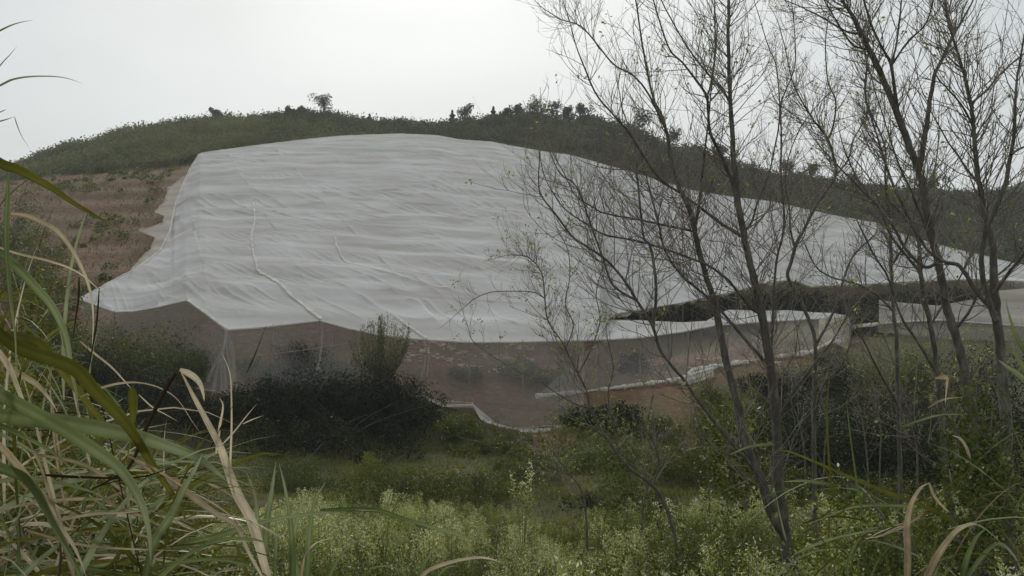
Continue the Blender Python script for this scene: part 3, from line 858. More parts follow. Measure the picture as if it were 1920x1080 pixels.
bush(490, 705, None, 48.5, 200, 'thicket', "leftmost dark bush of the black row below the net", .14, 10000)
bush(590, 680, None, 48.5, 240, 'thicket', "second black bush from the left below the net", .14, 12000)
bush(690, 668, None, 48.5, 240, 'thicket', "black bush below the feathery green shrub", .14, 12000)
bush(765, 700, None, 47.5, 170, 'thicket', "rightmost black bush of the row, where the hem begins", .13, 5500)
bush(640, 752, None, 45.5, 520, 'thicket', "broad low bramble, coloured dark as shadow, at the foot of the black bush row", .14, 16000)  # near-black leaves added for the dark shadow below the bushes
bush(855, 775, None, 46.5, 130, 'weed_dark', "low dark green bramble under the net's hem", .11, 4000)
bush(930, 815, None, 44.5, 230, 'weed_dark', "low green bramble in front of the sagging hem", .10, 6000)
bush(1000, 850, None, 38, 190, 'weed_dark', "brownish bramble on the meadow's far right part, before the hem", .09, 5000)
bush(1150, 815, None, 40, 260, 'weed_dark', "broad dark bramble right of the meadow behind the crooked tree", .10, 8000)
bush(1290, 820, None, 38, 260, 'weed_dark', "broad olive bramble behind the central tree's left stem", .10, 8000)
bush(1180, 905, None, 27, 330, 'thicket', "bramble coloured black for the shade in the hollow below the meadow", .07, 9000)  # shade of the hollow is put into the near-black leaf colour
bush(900, 868, None, 34, 330, 'weed_dark', "low dark hedge crossing the meadow's near edge", .08, 8000)
bush(760, 872, None, 33, 300, 'weed_dark', "low green hedge left of the middle at the meadow's near edge", .08, 9000)
bush(1440, 850, None, 33, 300, 'weed_dark', "broad bramble behind the central fork", .09, 8000)
bush(1640, 880, None, 26, 300, 'weed_dark', "broad bramble behind the lower right trunks", .08, 8000)
bush(1090, 770, None, 49.0, 110, 'thicket', "dark bush at the right end of the sagging hem", .12, 4000)
bush(1165, 752, None, 48.0, 150, 'thicket', "dark bush in front of the rolled white hem", .13, 5500)
bush(1240, 775, None, 47.0, 110, 'weed_dark', "olive bush beside the bare red soil slope", .12, 4000)
bush(1190, 655, None, 61.5, 80, 'thicket', "round dark bush veiled behind the lower net's wall", .14, 3500)
bush(1350, 740, None, 47.5, 150, 'bush', "green bush just left of the centre tree's trunk, under the lower net", .12, 4500)
bush(1480, 690, None, 52.0, 150, 'thicket', "dark bush right of the centre tree, below the lower net's end", .13, 6000)
bush(1560, 655, None, 56.0, 150, 'thicket', "dark bush against the lower net's pale end panel", .14, 6000)
bush(1640, 650, None, 55.0, 190, 'weed_dark', "brownish green bush below the short white roll of net", .14, 6000)
bush(1730, 640, None, 54.0, 170, 'weed_dark', "olive bush behind the leaning right trunks", .14, 5500)
bush(1840, 630, None, 52.0, 220, 'thicket', "dark bush at the right edge below the third net", .14, 6500)
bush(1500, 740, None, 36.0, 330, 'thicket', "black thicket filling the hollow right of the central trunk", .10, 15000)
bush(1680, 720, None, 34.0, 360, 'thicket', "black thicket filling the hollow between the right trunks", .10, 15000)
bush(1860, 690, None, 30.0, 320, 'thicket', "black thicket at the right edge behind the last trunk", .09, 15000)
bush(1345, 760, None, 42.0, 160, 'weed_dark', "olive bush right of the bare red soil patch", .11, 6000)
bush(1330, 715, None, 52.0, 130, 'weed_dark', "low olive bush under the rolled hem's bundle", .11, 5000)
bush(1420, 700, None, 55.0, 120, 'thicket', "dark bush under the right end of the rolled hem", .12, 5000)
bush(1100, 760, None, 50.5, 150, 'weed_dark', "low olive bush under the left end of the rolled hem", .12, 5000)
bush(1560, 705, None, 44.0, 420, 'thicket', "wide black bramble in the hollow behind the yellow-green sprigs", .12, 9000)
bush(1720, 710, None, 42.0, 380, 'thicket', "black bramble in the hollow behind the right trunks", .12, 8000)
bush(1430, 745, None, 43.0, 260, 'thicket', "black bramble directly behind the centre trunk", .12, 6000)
# growth in the gap between the nets, near-black leaf colour carrying the shade there
for px, pt, d, w, lab in ((1200, 588, 78, 90, "left end, low"), (1290, 575, 81, 110, "left of the centre trunks"), (1390, 560, 86, 120, "behind the centre trunks"),
                          (1480, 545, 90, 120, "under the hump of the net edge"), (1590, 556, 88, 130, "middle of the gap"), (1690, 550, 90, 130, "left of the forked right trunk"),
                          (1600, 575, 82, 110, "by the short white roll"), (1790, 545, 90, 130, "right end of the gap")):
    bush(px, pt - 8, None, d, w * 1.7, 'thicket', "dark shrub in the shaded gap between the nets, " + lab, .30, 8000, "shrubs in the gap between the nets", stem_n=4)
bush(40, 560, None, 12, 300, 'weed_dark', "dense olive shrub behind the tall grass at the left edge", .05, 14000)
bush(150, 700, None, 13, 330, 'weed_dark', "dense olive shrub behind the grass, under the net's left corner", .05, 14000)
bush(330, 790, None, 15, 280, 'weed_dark', "dense dark shrub behind the dry folded stalk", .05, 12000)
# feathery green shrub in front of the net
def feathery(px, py_top, d, h, w, label, mat='bush'):
    x = (px - 960) / FX * d; top = (540 - py_top) / FX * d; g = top - h
    T_ = thing("feathery_shrub", label, "shrub", (x, d, g))
    A = Acc(); C_ = []; 
    for k in range(44):
        th = rng.random() * 6.28; e = rng.uniform(.15, 1) * w
        tip = np.array([e * math.cos(th), e * math.sin(th) * .8, h * (rng.uniform(.58, .9) if e > .5 * w else rng.uniform(.82, 1.02))])
        q = catmull(np.array([[0, 0, -.2], tip * (.45, .45, .35), tip * (.85, .85, .7), tip + (0, 0, rng.random() * .35)]), 5)
        A.tube(q, np.linspace(.035, .008, len(q)), 4)
        for s_ in np.linspace(.35, 1, 30):
            i = s_ * (len(q) - 1); a_ = q[int(i)] + (q[min(int(i) + 1, len(q) - 1)] - q[int(i)]) * (i % 1)
            C_.append(a_ + rng.normal(size=(5, 3)) * .085)
    link("stem", A.mesh("feathery_stems"), M['twig'], T_)
    v, f = leaf_quads(np.vstack(C_), .14, aspect=.22, updir=1.2)
    link("leaves", mesh_np("feathery_leaves", v, f, np.repeat(rng.random(len(f)), 4)), M[mat], T_)
feathery(712, 600, 49.0, 4.0, 1.9, "feathery light green shrub standing up in front of the net's lower edge")
bush(545, 838, None, 36.0, 250, 'bush', "bright green bushy mound below the black bushes, behind the upright grass fan", .07, 9000)
bush(700, 850, None, 36.0, 200, 'grass', "yellowish grassy mound at the meadow edge below the feathery shrub", .07, 6000)

# left slope bushes seen between grass blades
for px, pt, d, w, m_, lab in ((60, 420, 70, 170, 'bush', "yellowish green bush on the brown slope behind the tall grass"),
                              (20, 330, 84, 150, 'bush', "green bush rising at the left edge below the skyline"),
                              (95, 500, 60, 150, 'weed_dark', "olive bush left of the net's low corner"),
                              (40, 590, 52, 200, 'weed_dark', "dark olive bush low at the left edge behind the grass")):
    bush(px, pt, None, d, w, m_, lab, .2, 4500)

# ------------------------------------------------------------------ meadow grass (stuff)
def grass_field(name, n, x_fun, y0, y1, h, w, mat, label, seed=0, dens=None):
    Y_ = y0 + (y1 - y0) * rng.random(n); U = rng.uniform(-.68, .68, n); X_ = U * Y_
    if dens is not None:
        k = rng.random(n) < dens(X_, Y_); X_, Y_ = X_[k], Y_[k]
    n = len(X_)
    g = ground_z(X_, Y_)
    hh = h * (.35 + 1.0 * rng.random(n) ** 1.5) * (.45 + 1.1 * fbm(X_ * .3, Y_ * .3, 21))
    th = rng.random(n) * 6.28; lean = rng.uniform(.1, .7, n) * hh
    base = np.stack([X_, Y_, g - .03], 1); tip = base + np.stack([lean * np.cos(th), lean * np.sin(th), hh], 1)
    mid = (base + tip) / 2 + np.stack([0 * hh, 0 * hh, hh * .12], 1)
    s = np.stack([-np.sin(th + .9), np.cos(th + .9), 0 * th], 1) * w
    v = np.stack([base - s, base + s, mid + s * .7, mid - s * .7, tip], 1).reshape(-1, 3)
    i = np.arange(n)[:, None] * 5
    q = np.hstack([i, i + 1, i + 2, i + 3]); t3_ = np.hstack([i + 3, i + 2, i + 4])
    r = np.clip(.6 * fbm(X_ * .12, Y_ * .5, 33) + .5 * rng.random(n) - .05, 0, 1)
    link(name, mesh_np(name, v, [q, t3_], np.repeat(r, 5)), M[mat], None, "stuff", label, "grass")
grass_field("meadow_grass", 75000, None, 22, 50, .24, .02, 'grass', "short green and tawny grass on the terraced valley floor")
grass_field("bank_grass", 26000, None, 5, 23, .55, .010, 'grass', "rank grass on the near bank below the road")
gk = lambda x, y: .25 + .75 * (fbm(x * .08, y * .4, 8) > .5)
def slope_mask(x, y):
    p = x / y * FX + 960
    return ((p < np.interp(y, [60, 73, 82, 92, 116, 140], [130, 230, 280, 290, 310, 350])) & (fbm(x * .05, y * .22, 8) > .42)).astype(float)
grass_field("slope_grass", 26000, None, 54, 143, .42, .045, 'weed_dark', "dull weeds in bands on the red-brown slope left of the net", dens=slope_mask)

# ------------------------------------------------------------------ foreground weeds
def weed_mesh(h, r, nst, pale=.4, ls=.035, spike=True):
    """upright weed: many stems, small leaves all the way, paler tips"""
    A = Acc(); C_ = []; Rn = []
    for k in range(nst):
        th = rng.random() * 6.28; e = r * rng.random() ** .6; hk = h * rng.uniform(.55, 1.0) * (1 - .25 * e / r)
        tip = np.array([e * math.cos(th), e * math.sin(th), hk])
        q = catmull(np.array([[e * .25 * math.cos(th), e * .25 * math.sin(th), 0], tip * (.6, .6, .5), tip + rng.normal(size=3) * .03]), 4)
        A.tube(q, np.linspace(.006, .002, len(q)), 3)
        m_ = int(125 * hk / .9)
        s_ = rng.uniform(.2, 1, m_) ** .8
        i = s_ * (len(q) - 1); i0 = np.minimum(i.astype(int), len(q) - 2); fr = (i - i0)[:, None]
        c = q[i0] * (1 - fr) + q[i0 + 1] * fr
        spread = (.015 + .085 * (1 - s_) ** .6)[:, None]
        c = c + rng.normal(size=(m_, 3)) * spread * (1, 1, .7)
        C_.append(c); Rn.append(np.clip(s_ * pale + rng.random(m_) * .55 + (s_ > .85) * .15 * rng.random(m_), 0, 1))
    c = np.vstack(C_); v, f = leaf_quads(c, ls, aspect=.36, updir=.6)
    return A.mesh("weed_stems"), mesh_np("weed_leaves", v, f, np.repeat(np.concatenate(Rn), 4))
weedp = []
for k, (h, r, nst, pale, ls, mt_) in enumerate([(1.5, .55, 60, .5, .030, 'weed'), (1.2, .6, 65, .42, .027, 'weed'), (1.7, .45, 50, .55, .033, 'weed'),
                                                (1.3, .65, 60, .25, .032, 'weed_dark'), (1.0, .6, 45, .2, .042, 'weed_dark'), (1.1, .55, 60, .3, .030, 'bush')]):
    sm1, lm1 = weed_mesh(h, r, nst, pale, ls)
    sm1.materials.append(M['twig']); lm1.materials.append(M[mt_])
    weedp.append((h, sm1, lm1))
LIM = np.array([(0, 900), (350, 915), (520, 900), (570, 885), (650, 905), (720, 915), (850, 925), (960, 960), (1080, 985), (1130, 930), (1200, 880), (1300, 850), (1440, 880), (1560, 905), (1700, 860), (1800, 760), (1920, 700)], float)
cand = []
for tries in range(6000):
    px = rng.uniform(-60, 1980); d = rng.uniform(4.5, 27) if rng.random() < .45 else rng.uniform(12, 27)
    x = (px - 960) / FX * d; g = float(ground_z(x, d))
    if abs(px - 960) / FX * d > 40: continue
    lim = np.interp(px, LIM[:, 0], LIM[:, 1]) - 42 + 120 * max(0, float(vnoise(px * .012, d * .35, 44)) - .25) + rng.uniform(0, 30)
    ztop = (540 - lim) / FX * d; hmax = ztop - g
    if hmax < .35: continue
    pal = (px < 1150) and vnoise(px * .009 + 3, d * .3, 71) > .3
    k = rng.integers(0, 3) if (pal and rng.random() < .75) else rng.integers(3, 6)
    if not pal and rng.random() < .22: k = rng.integers(0, 3)
    h0, sm1, lm1 = weedp[k]
    hh = min(hmax * rng.uniform(.6, 1), h0 * rng.uniform(.75, 1.35))
    if hh * FX / d < 16: continue
    if (540 - (g + hh) * FX / d) > 1120: continue
    # keep the hollow near (1080, 930) free and dark
    topy = 540 - (g + hh) * FX / d
    s_ = hh / h0
    cand.append((hh * FX / d, k, px, d, x, g, hh, s_))
    if len(cand) >= 760: break
cand.sort(key=lambda c: -c[0] * (1 if c[2] > -20 and c[2] < 1940 else .1))
cnt = len(cand)
ZN = ["behind the tall grass at the left", "by the upright grass fan", "left of the picture's middle", "right of the picture's middle",
      "around the central tree's foot", "between the central and right trunks", "under the right trunks"]
UV = []; UF = []; UR = []; un = 0
def mesh_arrays(me):
    v = np.empty(len(me.vertices) * 3, np.float32); me.vertices.foreach_get("co", v)
    f = np.empty(len(me.loops), np.int32); me.loops.foreach_get("vertex_index", f)
    r = np.empty(len(me.vertices), np.float32); me.attributes['rnd'].data.foreach_get("value", r)
    return v.reshape(-1, 3), f.reshape(-1, 4), r
LA = [mesh_arrays(p[2]) for p in weedp]
for ii, (sz, k, px, d, x, g, hh, s_) in enumerate(cand):
    h0, sm1, lm1 = weedp[k]
    wx = s_ * rng.uniform(.85, 1.2); rz = rng.random() * 6.28
    if ii < 240:
        zi = int(np.clip(np.searchsorted([430, 700, 960, 1200, 1450, 1700], px), 0, 6)); far = d > 11
        tone = "pale-tipped" if k < 3 else "dark green"
        lab = f"{tone} leafy weed {ZN[zi]}, " + ("farther down the bank" if far else "on the near bank")
        grp = f"{tone} weeds {ZN[zi]}, " + ("far" if far else "near")
        T_ = thing("leafy_weed", lab, "weed", (x, d, g), grp, rz)
        T_.scale = (wx, wx, s_)
        link("stems", sm1, None, T_); link("leaves", lm1, None, T_)
    else:
        v_, f_, r_ = LA[k]; m_ = len(f_) // 2
        v_ = v_[:m_ * 4]; f_ = f_[:m_]; r_ = r_[:m_ * 4]
        c_, sn = math.cos(rz), math.sin(rz)
        vv = np.stack([x + wx * (v_[:, 0] * c_ - v_[:, 1] * sn), d + wx * (v_[:, 0] * sn + v_[:, 1] * c_), g + s_ * v_[:, 2]], 1)
        UV.append((k < 3, vv, r_))
for pale_, nm, mt_, lab in ((True, "undergrowth", 'weed', "mass of pale-tipped low weeds covering the near bank"), (False, "undergrowth", 'weed_dark', "mass of darker green low weeds covering the bank under the trees")):
    sel = [u for u in UV if u[0] == pale_]
    if sel:
        vv = np.vstack([u[1] for u in sel]); rr = np.concatenate([u[2] for u in sel])
        link(nm, mesh_np(nm, vv, np.arange(len(vv)).reshape(-1, 4), rr), M[mt_], None, "stuff", lab, "undergrowth")
# individual tall sprigs
for px, pt, d, h, lab in ((722, 842, 13, 1.9, "tall pale weed spike standing above the foreground weeds, left of the middle"), (980, 835, 14, 1.6, "single pale weed spike below the sagging hem"),
                          (850, 905, 12, 1.3, "pale leaning weed sprig in the middle foreground"), (800, 918, 11.5, 1.2, "pale fuzzy weed sprig left of the leaning sprig"),
                          (590, 868, 12, 1.6, "pale weed spike beside the upright green grass fan"), (1255, 880, 12, 1.4, "bright leafy sprig behind the slanting bare branch"),
                          (1350, 925, 10, 1.2, "leafy sprig at the foot of the centre tree")):
    x = (px - 960) / FX * d; g = (540 - pt) / FX * d - h
    T_ = thing("weed_spike", lab, "weed", (x, d, g))
    a_, b_ = weed_mesh(h, .16, 5, .7, .04)
    link("stem", a_, M['twig_pale'], T_); link("leaves", b_, M['weed'], T_)

# ------------------------------------------------------------------ bare trees
def grow(A, p, dirv, L, r, lvl, r0=.5, up=.28, tips=None):
    n = 7 if lvl < 2 else 5
    pts = [p]; d = dirv / np.linalg.norm(dirv); dirs = [d]
    curl = rng.normal(size=3) * .09
    for i in range(n):
        d = d + curl + rng.normal(size=3) * .07 + np.array([0, 0, up * .5])
        d /= np.linalg.norm(d); pts.append(pts[-1] + d * L / n); dirs.append(d)
    pts = np.array(pts)
    A.tube(pts, np.linspace(r, r * .45, n + 1), 3 if lvl > 0 else 4, r0)
    if tips is not None: tips.append(pts[-1])
    if lvl >= 2: return
    nk = max(2, int(L / (.16 if lvl == 0 else .10)))
    nk = min(nk, 7)
    for k in range(nk):
        i = rng.integers(1, n); a = rng.normal(size=3); a -= a.dot(dirs[i]) * dirs[i]; a /= np.linalg.norm(a) + 1e-9
        grow(A, pts[i], dirs[i] * .8 + a * rng.uniform(.4, .8), L * rng.uniform(.3, .6), max(r * .55, .0013), lvl + 1, r0, up, tips)

def bare_tree(label, limbs, density=1.0, twiglen=.8, bark='bark', leafy=0.0, seed=1, cat="tree", leafmat='young', twigmat='twig', base_drop=True, up=.28, maxw=99):
    """limbs: list of (kind, d_start, d_end, [(px,py,width px)...])"""
    root_l = limbs[0]
    b0 = P(root_l[3][0][0], root_l[3][0][1], root_l[1])
    g = float(ground_z(b0[0], b0[1]))
    T_ = thing("bare_tree" if cat == "tree" else "bare_sapling", label, cat, (b0[0], b0[1], g))
    TW = Acc(); tips = []
    for li, (kind, d0, d1, pl) in enumerate(limbs):
        pl = np.array(pl, float)
        n = len(pl); ss = np.concatenate([[0], np.cumsum(np.hypot(np.diff(pl[:, 0]), np.diff(pl[:, 1])))]); ss /= ss[-1]
        dd = d0 + (d1 - d0) * ss
        q3 = np.stack([(pl[:, 0] - 960) / FX * dd, dd, (540 - pl[:, 1]) / FX * dd, pl[:, 2] * .36 / FX * dd], 1)
        if li == 0:
            gg = float(ground_z(q3[0, 0], q3[0, 1])) - .3
            if q3[0, 2] > gg:
                q3 = np.vstack([[q3[0, 0] * 1.0, q3[0, 1], gg, q3[0, 3] * 1.25], q3])
        q = catmull(q3, 5)
        wob = rng.normal(size=(len(q), 3)) * (q[:, 3:4] * .10)
        pts = q[:, :3] + wob - np.array(T_.location)
        A = Acc(); A.tube(pts, np.maximum(q[:, 3], .0022), 8 if pl[0, 2] > 12 else 6, .5, .12)
        link(kind, A.mesh(kind), M[bark], T_)
        # twigs off the limb
        seg = np.linalg.norm(np.diff(pts, axis=0), axis=1); Ls = seg.sum()
        m_ = int(Ls / .115 * density)
        w0 = 0 if kind != 'trunk' else .35
        for k in range(m_):
            s_ = w0 + (1 - w0) * rng.random() ** .8
            i = min(int(s_ * (len(pts) - 1)), len(pts) - 2)
            tg = pts[i + 1] - pts[i]; tg /= np.linalg.norm(tg) + 1e-9
            a = rng.normal(size=3) * (1, .6, .8); a -= a.dot(tg) * tg; a /= np.linalg.norm(a) + 1e-9
            rr = max(min(q[i, 3] * .42, .0045), .0018)
            L = twiglen * rng.uniform(.3, 1.0) * (1.0 if rr > .004 else .75)
            grow(TW, pts[i], tg * rng.uniform(.5, 1.1) + a * .9, L, rr, 0 if rng.random() < .75 else 1, rng.random(), up, tips)
        grow(TW, pts[-1], pts[-1] - pts[-2], twiglen * .6, max(q[-1, 3], .003), 0, .5, up, tips)
    if TW.n:
        tw = link("twigs", TW.mesh("twigs"), M[twigmat], T_, "stuff")
    tips = np.array(tips)
    if leafy > 0 and len(tips):
        k = rng.random(len(tips)) < leafy
        c = np.repeat(tips[k], 5, 0); c = c + rng.normal(size=c.shape) * .018
        if len(c):
            v, f = leaf_quads(c, .03, aspect=.55)
            link("buds", mesh_np("buds", v, f, np.repeat(rng.random(len(f)), 4)), M[leafmat], T_, "stuff")
    return T_

# A: the centre tree
bare_tree("central bare tree with a straight leaning main stem, forked near the bottom of the picture", [
    ('trunk', 8, 8.2, [(1492, 1180, 38), (1482, 1080, 34), (1470, 980, 28), (1460, 900, 26), (1456, 800, 25), (1446, 700, 24), (1432, 610, 21), (1415, 530, 18), (1397, 450, 17), (1385, 385, 17), (1376, 300, 14), (1370, 200, 11), (1366, 90, 9), (1366, 0, 8), (1362, -90, 6)]),
    ('branch', 8.0, 7.2, [(1472, 1010, 20), (1442, 960, 17), (1425, 900, 13), (1405, 870, 11), (1360, 815, 9), (1320, 765, 8), (1278, 708, 8), (1240, 660, 8), (1223, 610, 8), (1190, 557, 7), (1177, 535, 7), (1145, 495, 6), (1110, 468, 6), (1075, 445, 5.5), (1042, 402, 5), (1017, 370, 4), (1010, 345, 3.5), (1012, 285, 2.5)]),
    ('branch', 8.0, 8.6, [(1452, 960, 20), (1425, 890, 20), (1398, 830, 21), (1382, 760, 20), (1365, 690, 18), (1350, 620, 18), (1340, 570, 16), (1325, 520, 14), (1312, 475, 14), (1302, 430, 14), (1290, 385, 13), (1272, 350, 11), (1258, 300, 9), (1250, 247, 8), (1238, 210, 7), (1225, 185, 6), (1207, 100, 5), (1192, 0, 4), (1180, -60, 3)]),
    ('branch', 8.5, 8.0, [(1302, 428, 9), (1308, 400, 8), (1312, 370, 7), (1316, 330, 6), (1322, 280, 5), (1330, 210, 4), (1335, 150, 3), (1345, 60, 2.5)]),
    ('branch', 8.2, 7.6, [(1385, 385, 10), (1370, 335, 9), (1350, 285, 9), (1332, 250, 8), (1328, 215, 7), (1325, 180, 7), (1305, 150, 6), (1280, 118, 5), (1257, 95, 4.5), (1240, 50, 4), (1225, 0, 3.5), (1215, -40, 3)]),
    ('branch', 7.6, 7.9, [(1326, 180, 6), (1332, 160, 5), (1340, 112, 5), (1341, 62, 4), (1340, 0, 3.5), (1338, -50, 3)]),
    ('branch', 8.2, 8.8, [(1370, 195, 7), (1352, 165, 6), (1320, 130, 5), (1290, 90, 4), (1255, 30, 3.5), (1235, -10, 3)]),
    ('branch', 7.6, 7.3, [(1255, 350, 7), (1225, 320, 6), (1180, 250, 6), (1150, 215, 5), (1120, 180, 4.5), (1098, 132, 4), (1080, 85, 3), (1068, 40, 2.5), (1055, 0, 2)]),
    ('branch', 7.8, 7.2, [(1250, 247, 6), (1215, 175, 5), (1185, 140, 4.5), (1150, 120, 4), (1105, 65, 4), (1082, 45, 3), (1055, 38, 2.5), (1028, 22, 2)]),
    ('branch', 8.2, 7.6, [(1432, 592, 9), (1405, 575, 7), (1370, 530, 7), (1335, 502, 6), (1310, 490, 6), (1247, 467, 5), (1197, 452, 5), (1135, 440, 4), (1100, 420, 4), (1057, 390, 3.5), (1030, 350, 3)]),
    ('branch', 8.2, 8.6, [(1393, 445, 9), (1347, 415, 8), (1310, 387, 7), (1272, 360, 6), (1247, 345, 5), (1200, 320, 4), (1165, 318, 3)]),
    ('branch', 8.4, 7.9, [(1298, 433, 7), (1235, 420, 6), (1197, 412, 5), (1135, 400, 4.5), (1110, 387, 4), (1080, 368, 3), (1060, 330, 2.5)]),
    ('branch', 8.0, 7.7, [(1195, 565, 7), (1150, 535, 6), (1130, 482, 5), (1107, 420, 5), (1092, 375, 4), (1077, 345, 3.5), (1050, 325, 3), (1032, 287, 2.5)]),
    ('branch', 8.1, 8.5, [(1445, 690, 9), (1400, 640, 8), (1345, 575, 7), (1302, 537, 7), (1277, 515, 7), (1247, 470, 6), (1235, 420, 6), (1222, 370, 5), (1212, 332, 4), (1200, 280, 3)]),
    ('branch', 7.6, 8.0, [(1225, 615, 8), (1230, 535, 8), (1220, 465, 7), (1207, 445, 6), (1202, 405, 6), (1195, 332, 5), (1190, 270, 4), (1165, 200, 3)]),
    ('branch', 8.1, 8.6, [(1395, 435, 7), (1410, 415, 6), (1420, 380, 5), (1440, 330, 4), (1452, 280, 4), (1462, 212, 3.5), (1455, 125, 3), (1440, 85, 2.5), (1420, 20, 2)]),
    ('branch', 8.15, 8.8, [(1445, 690, 8), (1448, 620, 7), (1455, 495, 6), (1467, 445, 6), (1470, 395, 5.5), (1464, 332, 5), (1465, 270, 4.5), (1464, 212, 4), (1467, 185, 4), (1490, 125, 3), (1490, 62, 2.5), (1484, 0, 2)]),
    ('branch', 8.0, 7.6, [(1456, 790, 7), (1490, 730, 6), (1520, 690, 5), (1560, 640, 4), (1590, 590, 3)]),
], 1.9, .9, 'bark', .03, leafmat='young')

# E: small crooked tree left of it
bare_tree("small crooked bare tree leaning left in front of the lower net and rolled hem", [
    ('trunk', 10, 10.2, [(1292, 1140, 15.6), (1273, 1037, 12.5), (1250, 953, 10.9), (1223, 910, 9.4), (1180, 877, 7.8), (1140, 827, 6.2), (1107, 767, 5.9), (1100, 733, 5.5), (1083, 700, 4.7), (1070, 673, 4.7), (1053, 640, 3.9), (1027, 600, 3.9), (1021, 550, 3.5), (1017, 517, 3.1), (1005, 495, 3.1), (985, 480, 2.3), (960, 478, 1.6)]),
    ('branch', 10.1, 10.4, [(1107, 765, 4.7), (1080, 758, 3.9), (1040, 735, 3.1), (1000, 707, 3.1), (970, 695, 2.7), (923, 667, 2.3), (887, 640, 2.0), (878, 615, 1.6)]),
    ('branch', 10.1, 9.8, [(1160, 852, 5.5), (1150, 800, 3.9), (1140, 740, 3.1), (1150, 690, 2.7), (1140, 640, 2.3)]),
    ('branch', 10.2, 10.5, [(1022, 560, 3.1), (1000, 548, 2.7), (960, 546, 2.3), (920, 548, 2.3), (890, 560, 2.0), (872, 575, 1.6)]),
    ('branch', 10.2, 10.6, [(1060, 655, 3.9), (1075, 610, 3.1), (1060, 570, 3.1), (1068, 520, 2.3), (1065, 470, 2.3), (1045, 430, 1.6)]),
    ('branch', 10.1, 10.0, [(1085, 700, 3.9), (1110, 650, 3.1), (1125, 600, 3.1), (1118, 550, 2.3), (1130, 500, 2.3)]),
    ('branch', 10.2, 10.0, [(1225, 912, 5.5), (1235, 860, 3.9), (1215, 800, 3.1), (1225, 740, 2.3)]),
], 2.2, .7, 'bark', .12)

# G: forked tree right
bare_tree("forked bare tree at the right with the thickest bark-grey stems, splitting high above the ridge", [
    ('trunk', 7.2, 7.2, [(1850, 1180, 30), (1838, 960, 27), (1825, 800, 26), (1810, 700, 24), (1793, 633, 22), (1775, 575, 21), (1765, 520, 20), (1757, 482, 19), (1742, 420, 19), (1732, 370, 19), (1727, 332, 19), (1715, 300, 18), (1702, 267, 18), (1685, 220, 17), (1665, 170, 16), (1645, 125, 15), (1625, 82, 13), (1612, 57, 12), (1600, 32, 10), (1580, 0, 8), (1560, -50, 6)]),
    ('branch', 7.2, 7.5, [(1724, 318, 14), (1732, 265, 13), (1740, 215, 12), (1746, 175, 11), (1752, 140, 10), (1762, 120, 9), (1772, 100, 9), (1787, 67, 8), (1800, 45, 6), (1825, 0, 4), (1840, -40, 3)]),
    ('branch', 7.5, 7.7, [(1788, 62, 7), (1777, 25, 6), (1772, 0, 5), (1765, -40, 4)]),
    ('branch', 7.2, 6.9, [(1684, 212, 9), (1675, 150, 8), (1670, 118, 9), (1657, 95, 6), (1635, 50, 6), (1620, 0, 5), (1610, -40, 4)]),
    ('branch', 6.95, 7.0, [(1671, 120, 6), (1680, 87, 5), (1685, 50, 5), (1690, 0, 4), (1690, -40, 3)]),
    ('branch', 6.95, 6.7, [(1672, 122, 6), (1690, 95, 5), (1705, 75, 5), (1735, 45, 4), (1750, 0, 3.5), (1756, -30, 3)]),
    ('branch', 7.2, 7.6, [(1612, 64, 6), (1585, 58, 5), (1540, 32, 4), (1500, 12, 3), (1470, 0, 2.5)]),
    ('branch', 7.2, 6.8, [(1627, 92, 6), (1600, 85, 5), (1575, 50, 4), (1545, 0, 3)]),
    ('branch', 7.2, 7.6, [(1760, 490, 10), (1735, 500, 9), (1700, 470, 8), (1672, 420, 7), (1640, 380, 6), (1610, 350, 5), (1560, 300, 4)]),
    ('branch', 7.2, 6.9, [(1757, 475, 9), (1745, 440, 7), (1725, 400, 6), (1705, 350, 5), (1690, 320, 5), (1672, 270, 4), (1655, 215, 3), (1640, 170, 3)]),
    ('branch', 7.2, 7.0, [(1790, 620, 8), (1820, 580, 7), (1840, 540, 6), (1890, 500, 5), (1920, 460, 4)]),
], 1.7, .8, 'bark_grey', .025)

